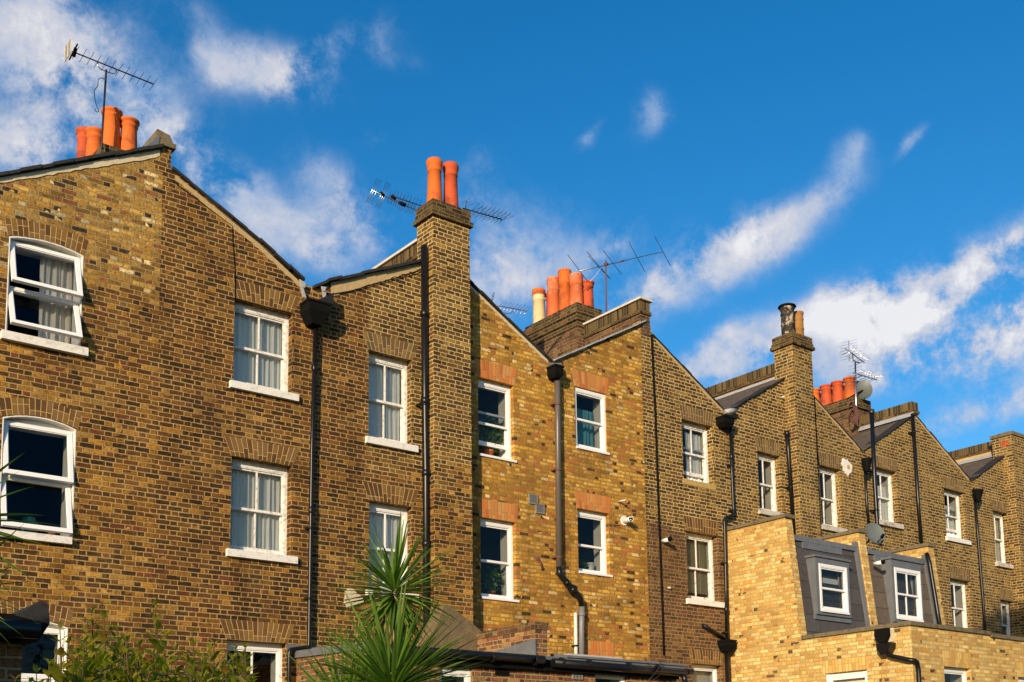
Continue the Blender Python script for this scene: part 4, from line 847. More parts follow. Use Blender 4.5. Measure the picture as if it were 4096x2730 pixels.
def grille(name, label, px, py, w, h, Y, mat='vent', cells=None, grp=None):
    x, z = onY(px, py, Y); t = thing(name, label, 'vent', grp); m = MB(); y = Y-.03
    m.box(x-w/2, x+w/2, y, Y+.01, z+h/2-.02, z+h/2); m.box(x-w/2, x+w/2, y, Y+.01, z-h/2, z-h/2+.02); m.box(x-w/2, x-w/2+.02, y+.001, Y+.01, z-h/2+.02, z+h/2-.02); m.box(x+w/2-.02, x+w/2, y+.001, Y+.01, z-h/2+.02, z+h/2-.02)
    m.build('vent_frame', M[mat], t); s = MB()
    if cells:
        for i in range(cells[1]): zz = z-h/2+.02+(h-.04)*(i+.5)/cells[1]; s.box(x-w/2+.02, x+w/2-.02, y+.006, Y-.001, zz-.008, zz+.008)
        for i in range(1, cells[0]): xx = x-w/2+w*i/cells[0]; s.box(xx-.006, xx+.006, y+.004, Y-.001, z-h/2+.02, z+h/2-.02)
    else:
        for i in range(6):
            zz = z-h/2+.02+(h-.04)*i/6; s.hexa([(x-w/2+.02, y+.003, zz), (x+w/2-.02, y+.003, zz), (x+w/2-.02, y+.02, zz+.02), (x-w/2+.02, y+.02, zz+.02), (x-w/2+.02, y+.003, zz+.006), (x+w/2-.02, y+.003, zz+.006), (x+w/2-.02, y+.022, zz+.028), (x-w/2+.02, y+.022, zz+.028)])
    s.build('louvre', M[mat], t); b = MB(); b.box(x-w/2+.02, x+w/2-.02, Y-.0015, Y+.005, z-h/2+.02, z+h/2-.02); b.build('backing', M['black_matt'] if cells else M[mat], t); return t
grille('wall_vent', 'grey louvred vent, the upper one of the touching pair on the yellow wall', 2131, 1999, .21, .19, D, grp='grey vents on the yellow wall')
grille('wall_vent', 'grey louvred vent, the lower one of the touching pair on the yellow wall', 2158, 2037, .21, .19, D, grp='grey vents on the yellow wall')
grille('wall_vent', 'dark grey gridded air vent in the red-brown lean-to wall under the gutter', 2307, 2695, .22, .2, YL, cells=(3, 5))
grille('wall_vent', 'black gridded air brick beside the lean-to window, under the gutter', 2005, 2677, .25, .2, YL, 'black_matt', cells=(5, 6))
def flue(label, base, L, r, Y, two=False, hor=True, grp='boiler flues'):
    x, z = onY(*base, Y); t = thing('boiler_flue', label, 'flue', grp); m = MB()
    m.tube([(x, Y, z), (x, Y-L, z)], r, 16); m.build('flue_tube', M['white_pipe' if not two else 'ceramic'], t)
    m = MB(); m.tube([(x, Y+.002, z), (x, Y-.02, z)], r*1.7, 20)
    if not two: m.build('wall_collar', M['ceramic'], t)
    m = MB()
    if two: m.tube([(x, Y-L*.35, z), (x, Y-L, z)], r*.95, 14); m.tube([(x, Y-L, z), (x, Y-L-.05, z+.01)], r*1.1, 14); m.build('terminal', M['black_matt'], t)
    else:
        m.tube([(x, Y-L, z), (x, Y-L+.05, z)], r*1.05, 16)
        for k in range(5): a = k*1.25; m.tube([(x+r*math.cos(a), Y-L, z+r*math.sin(a)), (x+r*.7*math.cos(a), Y-L-.05, z+r*.7*math.sin(a))], .01, 5)
        m.build('terminal', M['ceramic'], t)
    return t
flue('white boiler flue poking out of the yellow wall', (2495, 2085), .2, .055, D); flue('short white and black boiler flue on the brown wall left of the blinded window', (2651, 2165), .18, .045, D-.02, True)
flue('small boiler flue, white with a black end, poking through the brown slates', (3497, 2256), .2, .045, 15.0, True)
m = MB(); x, z = onY(2474, 2007); m.tube([(x, D, z), (x, D-.19, z-.01)], .017, 8); tag(m.build('overflow_pipe', M['white_pipe']), 'thin white overflow stub above the boiler flue on the yellow wall', 'pipe')
m = MB(); x, z = onY(2671, 2352); m.tube([(x, D, z), (x, D-.07, z-.01)], .02, 8); tag(m.build('overflow_pipe', M['white_pipe']), 'tiny white overflow stub on the brown wall, lower left of the blinded window', 'pipe')
m = MB(); x, z = onY(3123, 1592); m.tube([(x, D, z), (x, D-.1, z-.0)], .02, 8); tag(m.build('overflow_pipe', M['white_pipe']), 'small white stub pipe high on the wall below the square chimney', 'pipe')
m = MB(); pts = [P3(x, y, D-.035) for x, y in ((2606, 1340), (2611, 1450), (2620, 1640), (2626, 1800), (2633, 2000), (2641, 2200), (2650, 2440), (2656, 2622))]; m.tube(pts, .020, 6); tag(m.build('cable', M['black_matt']), 'thick black cable running straight down where the yellow and brown brick meet', 'cable')
m = MB(); pts = [P3(x, y, D-.02) for x, y in ((3257, 1590), (3262, 1700), (3268, 1800), (3274, 1858))]; m.tube(pts, .018, 6); tag(m.build('cable', M['black_matt']), 'black cable running down the right side of the square chimney breast', 'cable')
# filler splash round a blocked flue hole
cx_, cz_ = onY(3385, 1868); n_ = 40; random.seed(5); ring = []
for k in range(n_):
    a = 2*math.pi*k/n_; r_ = .19+.02*math.sin(3*a+1)+.015*math.sin(7*a)+random.uniform(-.015, .015); ring.append((cx_+r_*math.cos(a)*1.0-.03*math.sin(a), cz_+r_*math.sin(a)))
m = MB(); m.prism(ring, 'y', D-.018, D-.001); o = m.build('filler_patch', M['splash'], hE)
m = MB(); m.tube([(cx_+.05, D-.03, cz_+.0), (cx_+.05, D-.017, cz_+.0)], .055, 12); m.build('blocked_flue', M['render'], hE)
cx_, cz_ = onY(1408, 2395); ring = []
for k in range(30):
    a = 2*math.pi*k/30; r_ = .17+.03*math.sin(3*a+2)+random.uniform(-.015, .015); ring.append((cx_+r_*math.cos(a), cz_+r_*math.sin(a)*.9))
m = MB(); m.prism(ring, 'y', D-.03, D-.001); m.build('cement_patch', M['mortar_pale'], hB)
m = MB(); x, z = onY(2155, 2252); m.tube([(x-.12, D-.01, z+.12), (x-.04, D-.03, z+.05), (x+.03, D-.03, z+.0), (x+.05, D-.03, z-.12), (x+.09, D-.03, z-.08)], .018, 6); m.tube([(x-.04, D-.02, z+.12), (x, D-.03, z+.02)], .016, 6); tag(m.build('iron_hook', M['rust']), 'rusty iron hook fixed to the yellow wall right of the lower window', 'hook')
m = MB(); x, z = onY(3566, 1817); m.box(x-.07, x+.07, D-.006, D, z-.09, z+.09); m.build('airbrick', M['pot2'], hE) if 0 else None

# ---------------------------------------------------------------- dishes and aerials
def dish(label, c, r, nrm, mount):
    t = thing('satellite_dish', label, 'satellite dish', 'satellite dishes'); c = Vector(c); n = Vector(nrm).normalized(); e1 = n.cross(Vector((0, 0, 1))).normalized(); e2 = e1.cross(n)
    m = MB(); R_ = 6; S_ = 28
    for side in (0, .012):
        for i in range(R_):
            for k in range(S_):
                def p(i_, k_):
                    rr = r*i_/R_; a = 2*math.pi*k_/S_; return c+e1*(rr*math.cos(a))+e2*(rr*math.sin(a)*1.08)+n*(.22*rr*rr/r-side)
                q_ = [p(i, k), p(i+1, k), p(i+1, k+1), p(i, k+1)]; m.face(q_ if side == 0 else q_[::-1], smooth=True)
    m.build('reflector', M['dish'], t); m = MB(); f_ = c+n*(r*1.05)-e2*(r*.9)
    m.tube([c-e2*(r*.95), f_], .012, 6); m.tube([f_-n*.03, f_+n*.06+e2*.03], .035, 10); m.build('receiver_arm', M['black_matt'], t)
    m = MB(); m.tube([c-n*.02, Vector(mount)], .02, 6); m.build('bracket', M['black_matt'], t); return t
dc = P3(3453, 1561, 18.1); dish('grey satellite dish on the chimney stack with the cluster of red pots', dc, .235, (.85, .32, .35), dc+Vector((-.25, .35, -.2)))
dc = P3(3496, 2138, 15.5); dish('grey satellite dish behind the brick parapet between the two dormers', dc, .25, (-.35, -.85, .3), dc+Vector((.1, .4, -.25)))
AG = 'roof aerials'
def aerial(label, mats, parts, mast=None, mr=.018, mastmat='metal_dark'):
    t = thing('tv_aerial', label, 'aerial', AG)
    if mast: m = MB(); m.tube(mast, mr, 10); m.build('mast', M[mastmat], t)
    for nm, mt, segs in parts:
        m = MB()
        for pts, r in segs: m.tube(pts, r, 6)
        m.build(nm, M[mt], t)
    return t
YA = 18.42
b0, b1 = P3(272, 200, YA), P3(615, 338, YA); v_ = b1-b0; el = []
for k in range(12): c = b0+v_*(.085+.083*k); L = .11; el.append(([c+Vector((0, -L*1.6, .02)), c+Vector((0, L*1.6, -.02))], .0045))
clamp = [([P3(391, 248, YA), P3(392, 266, YA), P3(402, 277, YA), P3(425, 287, YA), P3(455, 297, YA), P3(464, 292, YA), P3(465, 277, YA)], .009)]
t = aerial('long thin yagi aerial on a tall mast above the leftmost chimney', None, [('boom', 'metal_dark', [([b0, b1], .011)]), ('element', 'metal_dark', el), ('mast_clamp', 'metal', clamp), ('dipole', 'black_matt', [([b0+v_*.06+Vector((0, -.2, .03)), b0+v_*.06+Vector((0, .2, -.03))], .014), ([b0+v_*.075+Vector((0, -.05, .05)), b0+v_*.075+Vector((0, .05, -.05))], .03)])], [P3(403, 640, YA), P3(405, 600, YA), P3(425, 280, YA)], .017)
m = MB(); c = b0; r1, r2 = .13, .16
for k in range(9): z_ = -r1+2*r1*k/8; m.box(c.x-.006, c.x+.006, c.y-r2, c.y+r2, c.z+z_-.006, c.z+z_+.006)
for s in (-r2, 0, r2): m.box(c.x-.007, c.x+.007, c.y+s-.008, c.y+s+.008, c.z-r1, c.z+r1)
m.build('reflector', M['white_pipe'], t)
m = MB(); m.tube([P3(418, 318, YA-.03), P3(404, 312, YA-.08), P3(393, 318, YA-.1), P3(391, 345, YA-.1), P3(377, 362, YA-.1), P3(380, 400, YA-.1), P3(388, 430, YA-.1), P3(395, 440, YA-.1), P3(393, 449, YA-.1), P3(385, 448, YA-.1), P3(378, 436, YA-.1)], .006, 6); m.build('cable', M['black_matt'], t)
# aerials round the slim chimney
YB = 17.3
b0, b1 = P3(1487, 762, YB), P3(1672, 845, YB); v_ = b1-b0
def vel(c, L, lean=.18, r=.004): return ([c+Vector((lean*L, -.35*L, L)), c-Vector((lean*L, -.35*L, L))], r)
el = [vel(b0+v_*a, L, .3, .005) for a, L in ((.0, .22), (.04, .22), (.09, .22), (.2, .23), (.24, .23), (.28, .23))]
el2 = [vel(b0+v_*(.36+.045*k)+Vector((0, 0, -.0)), .09+.03*(k in (6, 7, 9)), .25, .004) for k in range(13)]
b2, b3 = P3(1560, 782, YB+.3), P3(1690, 826, YB+.3)
el3 = [vel(b2+(b3-b2)*(.1+.1*k), .11, .2, .004) for k in range(9)]
aerial('tangle of combined aerials sticking out to the left of the slim chimney', None, [('boom', 'metal', [([b0, b1], .013)]), ('element', 'metal', el), ('element', 'metal_dark', el2), ('dipole', 'black_matt', [([b0+v_*.18+Vector((0, 0, .03)), b0+v_*.26], .03), ([b0+v_*.42+Vector((0, 0, .07)), b0+v_*.50+Vector((0, 0, .02))], .035), ([b0+v_*.6, b0+v_*.72], .035)]), ('boom', 'metal_dark', [([b2, b3], .009)]), ('element', 'metal_dark', el3)])
b0, b1 = P3(1852, 834, 16.95), P3(2008, 879, 16.95); v_ = b1-b0; el = []
for k in range(9):
    c = b0+v_*(.2+.1*k)
    for dz, dx in ((.085, .06), (.03, .13)): el.append(([c+Vector((dx, -.22, dz)), c-Vector((dx*.4, -.1, dz*.8))], .0035))
aerial('spiky dark yagi aerial sticking out to the right of the slim chimney', None, [('boom', 'metal_dark', [([b0, b1], .011)]), ('element', 'metal_dark', el), ('reflector', 'metal', [([P3(1862, 838, 16.95), P3(1866, 806, 16.9)], .009)]+[([P3(1845+6*k, 828+8*k-14, 17.1), P3(1890, 790+12*k, 16.7)], .004) for k in range(3)])])
b0, b1 = P3(1985, 1222, 19.8), P3(2108, 1246, 19.8); v_ = b1-b0
aerial('small pale aerial just showing over the left slope of the yellow gable', None, [('boom', 'metal', [([b0, b1], .012)]), ('element', 'metal', [vel(b0+v_*(.1+.11*k), .13, .9, .004) for k in range(9)]), ('reflector', 'metal_dark', [([P3(1965, 1185+8*k, 19.8), P3(1976, 1170+8*k, 19.8)], .004) for k in range(4)]+[([P3(1978, 1171, 19.8), P3(1966, 1210, 19.8)], .005)]), ('mast_clamp', 'metal', [([P3(2000, 1250, 19.8), P3(2015, 1256, 19.8), P3(2040, 1256, 19.8), P3(2052, 1244, 19.8)], .008)])], [P3(2010, 1300, 19.8), P3(2006, 1244, 19.8)], .015)
# big band-one aerial
YC = 18.2
mt_ = [P3(2425.5, 1275, YC), P3(2424, 1150, YC), P3(2423, 1044, YC)]
b0, b1 = P3(2316, 1086, YC), P3(2651, 1009, YC)
def sg(a, b, d=.25, r=.007): A_, B_ = P3(*a, YC-d), P3(*b, YC+d); return ([A_, B_], r)
aerial('wide rooftop aerial with six long rods on a rusty mast behind the clay pots', None, [('boom', 'metal', [([b0, b1], .014)]), ('element', 'metal_dark', [sg((2271, 1021), (2351, 1127)), sg((2347, 1007), (2442, 1117)), sg((2355, 1026), (2436, 1112)), sg((2413, 1003), (2486, 1098)), sg((2514, 966), (2580, 1089)), sg((2618, 946), (2682, 1064))]), ('boom_clamp', 'rust', [([P3(2468, 1051, YC), P3(2495, 1044, YC)], .018), ([P3(2419, 1060, YC), P3(2428, 1057, YC)], .04)]), ('cable', 'white_pipe', [([P3(2404, 1072, YC), P3(2385, 1100, YC), P3(2360, 1127, YC)], .005)])], mt_, .019, 'rust')
# aerial cluster over the red pots
YD = 18.2
mt_ = [P3(3428, 1705, YD), P3(3424, 1600, YD), P3(3421, 1452, YD)]
p0, p1 = P3(3378, 1393, YD), P3(3458, 1452, YD); v_ = p1-p0; random.seed(9)
el = [([p0+v_*a+Vector((.03, -.2, random.uniform(.04, .10))), p0+v_*a-Vector((.03, -.2, random.uniform(.0, .08)))], .004) for a in [.12+.06*k for k in range(15)]]
p2, p3 = P3(3412, 1492, YD), P3(3508, 1521, YD); w_ = p3-p2
el2 = [([p2+w_*a+Vector((.03, -.25, random.uniform(.0, .10))), p2+w_*a-Vector((.03, -.25, random.uniform(.0, .1)))], .004) for a in [.06+.06*k for k in range(16)]]
gr = [([P3(3357+1.5*abs(k-3), 1374+11.5*k, YD), P3(3430-1*abs(k-2), 1358+12*k-(3 if k > 3 else 0), YD)], .0035) for k in range(7)]+[([P3(3395, 1363, YD), P3(3397, 1447, YD)], .008)]
gr2 = [([P3(3393, 1468+13*k, YD), P3(3450, 1452+13*k, YD)], .0035) for k in range(7)]
aerial('pair of silvery aerials stacked on a pole beside the cluster of red pots', None, [('boom', 'metal', [([p0, p1], .014), ([p2, p3], .014)]), ('element', 'metal', el+el2), ('reflector', 'metal', gr), ('reflector', 'metal_dark', gr2), ('mast_clamp', 'metal_dark', [([P3(3410, 1412, YD), P3(3412, 1440, YD), P3(3421, 1448, YD), P3(3437, 1452, YD)], .015)])], mt_, .022, 'metal')
m = MB(); c = P3(3405, 1655, 18.15)
for k in range(7): m.tube([c+Vector((math.cos(a)*(.15+.012*k), -.01*k, math.sin(a)*(.24+.01*k))) for a in [i*math.pi/10+k*.3 for i in range(21)]], .007, 5)
tag(m.build('cable_coil', M['rust']), 'coil of rusty brown cable hung on the side of the chimney with red pots', 'cable')

# ---------------------------------------------------------------- window dressing
def leafcloud(m, c, r, n, s, flat=1.):
    for _ in range(n):
        d = Vector((random.gauss(0, 1), random.gauss(0, 1), random.gauss(0, 1)*flat)).normalized()*(random.random()**.45)
        p = Vector(c)+Vector((d.x*r[0], d.y*r[1], d.z*r[2])); a = Vector((random.uniform(-1, 1), random.uniform(-1, .3), random.uniform(-1, .4))).normalized(); b = a.cross(Vector((random.random(), random.random(), random.random()+.1))).normalized()
        l = s*random.uniform(.7, 1.3); m.face([p, p+a*l*.5+b*l*.22, p+a*l, p+a*l*.5-b*l*.22])
def potplant(label, base, mat, h, rx, pr, seed, leaf=.1, n=260):
    random.seed(seed); t = thing('potted_plant', label, 'plant', 'potted plants on the window sills'); b = Vector(base)
    m = MB(); m.lathe(b, [(0, .002), (pr*.72, .0), (pr*.95, pr*1.5), (pr*1.05, pr*1.5), (pr*1.05, pr*1.85), (pr*.9, pr*1.85), (pr*.85, pr*1.5), (0, pr*1.5)], 18); m.build('flowerpot', M['clay_small'], t)
    m = MB(); m.tube([b+Vector((0, 0, pr)), b+Vector((-.03, 0, h*.4)), b+Vector((.02, 0, h*.7))], .012, 6); m.tube([b+Vector((0, 0, pr*1.5)), b+Vector((.12, 0, h*.45))], .01, 6); m.build('stem', M['bark'], t)
    m = MB(); leafcloud(m, b+Vector((.02, 0, h*.62)), (rx, .12, h*.42), n, leaf); m.build('foliage', M[mat], t); return t
w = W['D1']; potplant('bushy pale green plant in a clay pot behind the yellow house\'s upper left window', (w[1]-.36, D+.33, w[2]+.06), 'ficus', .82, .25, .10, 2, .11, 300)
w = W['D2']; potplant('dark green plant in a clay pot behind the yellow house\'s lower left window', (w[1]-.33, D+.33, w[2]+.07), 'ficus_dark', .62, .2, .075, 3, .085, 240)
w = W['E2']; potplant('small dark plant beside the white jug in the window right of the brown pipe', (w[0]+.34, D+.34, w[2]+.06), 'ficus_dark', .3, .13, .05, 4, .08, 110)
t = thing('jug', 'white jug standing on the inner sill of the window with the small dark plant', 'jug'); x = w[1]-.22
m = MB(); m.lathe((x, D+.33, w[2]+.06), [(0, .002), (.075, 0), (.07, .12), (.065, .22), (.08, .24), (.07, .24), (.055, .2), (0, .05)], 20); m.build('jug_body', M['ceramic'], t)
m = MB(); m.tube([(x-.065, D+.33, w[2]+.25), (x-.14, D+.33, w[2]+.22), (x-.14, D+.33, w[2]+.12), (x-.07, D+.33, w[2]+.09)], .012, 8); m.build('handle', M['ceramic'], t)
t = thing('vase', 'squat green glazed vase on the sill of the lower tilting window at the left edge', 'vase'); m = MB(); m.lathe((A2[1]-.52, D+.3, A2[2]+.05), [(0, 0), (.09, 0), (.14, .08), (.14, .15), (.09, .21), (.10, .235), (.08, .235), (.07, .2), (0, .1)], 22); m.build('vase_body', M['green_glaze'], t)
m = MB(); m.lathe((A2[1]-.20, D+.3, A2[2]+.05), [(0, 0), (.045, 0), (.055, .09), (.05, .09), (.04, .05), (0, .05)], 16); tag(m.build('flowerpot', M['clay_small']), 'small empty clay pot beside the green vase in the left edge window', 'flowerpot')
w = W['A1']; curtain(w[0]+.52, w[1]-.06, w[2]+.0, w[3]+.0, D+.28, M['curtain_cream'], 'cream curtain bunched to the right in the open tilting window of the left gable', 51, None, .0)
w = W['F2']; m = MB(); n_ = 46
for k in range(n_):
    z_ = w[3]-.05-(w[3]-w[2]-.25)*k/n_; m.face([(w[0]+.06, D+.30, z_), (w[1]-.06, D+.30, z_), (w[1]-.06, D+.278, z_-.024), (w[0]+.06, D+.278, z_-.024)])
for xx_ in (.3, .7): X_ = w[0]+(w[1]-w[0])*xx_; m.box(X_-.008, X_+.008, D+.27, D+.275, w[2]+.22, w[3]-.05)
tag(m.build('venetian_blind', M['blind']), 'olive venetian blind lowered almost fully in the sash window beside the stock brick flank wall', 'blind')
for k, s in (('I1', 61), ('J1', 62)):
    w = W[k]; curtain(w[0]+.07, w[1]-.07, w[2]+.02, w[3]-.35, D+.295, M['curtain'], 'pale curtain in the window half crossed by the soil pipe with a wire cage' if k == 'I1' else 'pale curtain above the propped-up sash of the window with the clean white sill', s, None)
w = W['K1']; curtain(w[0]+.07, w[1]-.07, w[2]+.02, w[3]-.03, D+.295, M['curtain_cream'], 'cream patterned curtain in the narrow rightmost upper window', 63, None)
w = W['F3']; m = MB(); m.box(w[0]+.05, w[1]-.05, D+.34, D+.345, w[2], w[3]-.1); tag(m.build('roller_blind', M['curtain_cream']), 'cream roller blind in the bottom window left of the lower hopper', 'blind')

# ---------------------------------------------------------------- garden
m = MB(); m.box(-2.5, 3.0, 8.0, 9.6, 0, 2.80); m.v = [(v[0]-.0, v[1], v[2]) for v in m.v]
sx, sz = onY(182, 2480, 8.0); sh = thing('garden_shed', 'black brick outhouse in deep shade in the bottom left corner', 'outhouse')
m = MB(); m.box(-2.5, sx-.14, 8.0, 9.8, 0, sz-.10); m.build('wall', M['brick_red'], sh)
m = MB(); m.prism([(-2.6, sz-.22), (sx-.08, sz-.16), (sx-.02, sz-.05), (sx-.12, sz+.0), (-2.6, sz+.0)], 'y', 7.85, 9.9); m.build('roof', M['black_matt'], sh)
m = MB(); m.prism([(sx-.24, sz-.01), (sx-.02, sz-.05), (sx-.03, sz+.08), (sx-.08, sz+.10)], 'y', 7.84, 8.5); m.build('hip_tile', M['slate_edge'], sh)
m = MB(); m.tube([(-2.6, 7.80, sz-.12), (sx-.1, 7.80, sz-.1)], .06, 10); m.build('gutter', M['black'], sh)

def blade(m, o, dirv, L, w, droop, seg=6):
    d = Vector(dirv).normalized(); side = d.cross(Vector((0, 0, 1)))
    if side.length < .05: side = Vector((1, 0, 0))
    side.normalize(); p = Vector(o); pts = []
    nrm = side.cross(d); tw = random.uniform(-.5, .5); side = (side*math.cos(tw)+nrm*math.sin(tw)).normalized()
    for i in range(seg+1):
        t = i/seg; ww = w*(.55+1.6*t if t < .28 else 1.0*(1-((t-.28)/.72)**2.2)); pts.append((p.copy(), max(ww, .0006)))
        p = p+d*(L/seg); d = (d+Vector((0, 0, -droop/seg*(.3+t*1.6)))).normalized()
    base = len(m.v)
    for p_, ww in pts:
        up_ = side.cross(d).normalized(); m.v += [tuple(p_-side*ww), tuple(p_-up_*ww*.35), tuple(p_+side*ww)]
    for i in range(seg):
        for k in (0, 1):
            a = base+i*3+k; m.f.append((a, a+1, a+4, a+3)); m.uv.append(None); m.mi.append(0); m.smooth.append(False)
def head(parent, c, L, n, seed, w=.019, lo=-.75, dead=26, tiltv=(0, 0)):
    random.seed(seed); m = MB()
    for i in range(n):
        u = (i+.5)/n; el_ = math.asin(max(-1, min(1, 1-(1-lo)*u**.85))); az = i*2.39996+random.uniform(-.2, .2)
        d = Vector((math.cos(az)*math.cos(el_)+tiltv[0], math.sin(az)*math.cos(el_)+tiltv[1], math.sin(el_)))
        l = L*random.uniform(.78, 1.12)*(1 if el_ > -.3 else .85); blade(m, Vector(c)+d*.03+Vector((0, 0, -.10*u)), d, l, w*random.uniform(.8, 1.15), random.choice((.05, .12, .3, .55, random.choice((.9, .2, .2))))*(.4+u)+.06)
    m.build('foliage', M['blade'], parent); m = MB()
    for i in range(dead):
        az = random.random()*6.28; d = Vector((math.cos(az)*.5, math.sin(az)*.5, -1)); blade(m, Vector(c)+Vector((math.cos(az)*.05, math.sin(az)*.05, -.12-.12*random.random())), d, L*random.uniform(.45, .8), w*.7, .3, 4)
    m.build('dead_leaves', M['deadleaf'], parent)
pl = thing('cordyline_palm', 'tall spiky palm with sword-shaped green leaves in several heads, standing before the low lean-to', 'palm')
YQ = 9.0; c1 = P3(1577, 2352, YQ); c2 = P3(1570, 2745, YQ-.35); c3 = P3(1385, 2850, YQ+.1)
m = MB(); bx = c1.x+.02
m.tube([(bx, YQ+.05, 0), (bx+.02, YQ+.03, 1.2), (bx+.05, YQ+.03, 2.4), (c1.x+.03, YQ, c1.z-.5), c1-Vector((0, 0, .02))], [.14, .11, .075, .055, .035], 12)
m.tube([(bx+.0, YQ, 1.2), c2-Vector((0, -.05, .5)), c2], [.09, .06, .04], 10); m.tube([(bx, YQ+.05, 1.0), c3-Vector((-.2, 0, .5)), c3], [.08, .06, .04], 10); m.build('trunk', M['bark'], pl)
m = MB(); a_, b_, c_ = P3(1498, 2292, YQ+.25), P3(1506, 2370, YQ+.22), P3(1522, 2460, YQ+.15); m.tube([a_, a_-Vector((0, 0, .03)), b_, c_, P3(1545, 2560, YQ+.1)], [.015, .03, .036, .04, .045], 10); m.build('cut_branch', M['bark'], pl)
head(pl, c1, .66, 170, 5, .0155, -.8, 46); head(pl, c2, .88, 270, 6, .019, -.5, 40); head(pl, c3, .80, 120, 8, .017, -.1, 10)
pl2 = thing('cordyline_palm', 'spiky palm outside the left edge, its leaf tips crossing the tilting window', 'palm')
YR = 6.0; c4 = P3(-190, 2050, YR); m = MB(); m.tube([(c4.x, YR, 0), (c4.x+.03, YR, 1.5), c4], [.11, .08, .04], 10); m.build('trunk', M['bark'], pl2)
head(pl2, c4, .46, 60, 12, .013, -.8, 4)
c5 = P3(-150, 2330, YR); m = MB(); m.tube([(c4.x+.02, YR, 1.2), c5], [.06, .04], 8); m.build('branch', M['bark'], pl2); head(pl2, c5, .34, 60, 13, .010, -.8, 10)

# privet shrub
bs = thing('privet_bush', 'leafy green shrub with upright shoots along the bottom left edge', 'shrub'); random.seed(77)
st_, lf = MB(), MB()
def leaf(m, p, a, n, l, w):
    a = a.normalized(); s = a.cross(n).normalized(); n = s.cross(a).normalized()
    q = [p, p+a*l*.3+s*w*.9+n*w*.25, p+a*l*.65+s*w*.8+n*w*.22, p+a*l-n*l*.12, p+a*l*.65-s*w*.8+n*w*.22, p+a*l*.3-s*w*.9+n*w*.25]; mid = [p+a*l*.3, p+a*l*.65]
    b = len(m.v); m.v += [tuple(v) for v in q+mid]
    for f in ((0, 1, 6), (1, 2, 7, 6), (2, 3, 7), (0, 6, 5), (6, 7, 4, 5), (7, 3, 4)): m.f.append(tuple(b+i for i in f)); m.uv.append(None); m.mi.append(0); m.smooth.append(True)
def shoot(px, py, Y, lean=(0, 0), n=16, size=.068):
    tip = P3(px, py, Y); base = Vector((tip.x-lean[0]*1.2, tip.y-lean[1], max(.9, tip.z-1.5))); mid = tip*.6+base*.4+Vector((0, 0, 0)); pts = [base, mid, tip]
    st_.tube([base, mid, tip], [.008, .006, .002], 5, caps=False); ang = random.random()*3
    for k in range(n):
        t = k/n; L = (tip-mid).length; p = tip-(tip-mid).normalized()*(.0+.058*k) if .058*k < L else mid-(mid-base).normalized()*(.058*k-L)
        ang += 1.57+random.uniform(-.3, .3)
        for s in (0, math.pi):
            a = ang+s+random.uniform(-.25, .25); up = .95-.06*k if k < 10 else .3; d = Vector((math.cos(a), math.sin(a), up+random.uniform(-.3, .2)))
            sz = size*min(1, .35+.13*k)*random.uniform(.8, 1.2); leaf(lf, p, d, Vector((0, 0, 1)), sz, sz*.23)
tips = [(415, 2425), (365, 2450), (620, 2425), (770, 2530), (620, 2445), (240, 2515), (315, 2560), (350, 2480), (200, 2660), (145, 2690), (855, 2580), (840, 2600), (960, 2650), (900, 2620), (560, 2570), (500, 2560), (470, 2520), (700, 2600), (745, 2640), (655, 2540), (290, 2620), (60, 2720), (1000, 2690)]
for (px, py) in tips: shoot(px, py, random.uniform(4.8, 5.5), (random.uniform(-.12, .12), .1), 13, .125)
for k in range(130):
    px = random.uniform(120, 1010); top = 2560+60*math.sin(px/90)+ (90 if px < 300 else 0)+(70 if px > 850 else 0); py = top+random.uniform(20, 170)
    shoot(px, py, random.uniform(4.6, 6.0), (random.uniform(-.15, .15), random.uniform(-.1, .2)), 12, .12)
for k in range(14): shoot(random.uniform(190, 400), random.uniform(2570, 2680), random.uniform(4.6, 5.6), (0, 0), 13, .12)
for k in range(40): shoot(random.uniform(100, 1020), random.uniform(2740, 2950), random.uniform(4.6, 6.0), (0, 0), 9, .12)
st_.build('stems', M['stem'], bs); lf.build('foliage', M['bush'], bs)

# tree outside the frame that throws shade, and a leaf block added for shading
def tree(name, label, x, y, z0, z1, rx, ry, n, s, seed, trunk=.12, grp='garden trees beyond the picture edge'):
    random.seed(seed); t = thing(name, label, 'tree', grp); m = MB(); m.tube([(x, y, 0), (x+.05, y, z0*.6), (x, y, (z0+z1)/2)], [trunk, trunk*.8, trunk*.3], 8); m.build('trunk', M['bark'], t)
    m = MB()
    for _ in range(n//40):
        d = Vector((random.gauss(0, 1), random.gauss(0, 1), random.gauss(0, 1))).normalized()*random.random()**.5
        c = (x+d.x*rx*.8, y+d.y*ry*.8, (z0+z1)/2+d.z*(z1-z0)*.42); leafcloud(m, c, (rx*.28, ry*.28, (z1-z0)*.13), 40, s)
    m.build('crown', M['tree'], t)
t = thing('added_shade_hedge', 'unseen leafy block added beyond the left edge to shade the shrub and outhouse', 'added_shade_hedge'); random.seed(1); m = MB()  # unseen box of leaves, added and shaped to keep sun off shrub and outhouse
for _ in range(15000):
    p = Vector((random.uniform(-4.2, -2.4), random.uniform(-.2, 6.3), random.uniform(.3, 4.25))); p.z *= 1 if p.y > 3.8 else .80; a = Vector((random.uniform(-1, 1), random.uniform(-1, 1), random.uniform(-1, 1))).normalized(); b = a.cross(Vector((random.random(), random.random(), .3))).normalized(); l = random.uniform(.12, .22); m.face([p, p+a*l*.5+b*l*.3, p+a*l, p+a*l*.5-b*l*.3])
m.build('foliage', M['tree'], t)
tree('garden_tree', 'loose-leaved tree beyond the right edge that dapples the far brick wall', 13.5, 5.0, 7.9, 11.8, 1.4, 1.25, 12000, .22, 2)
random.seed(4); m = MB()
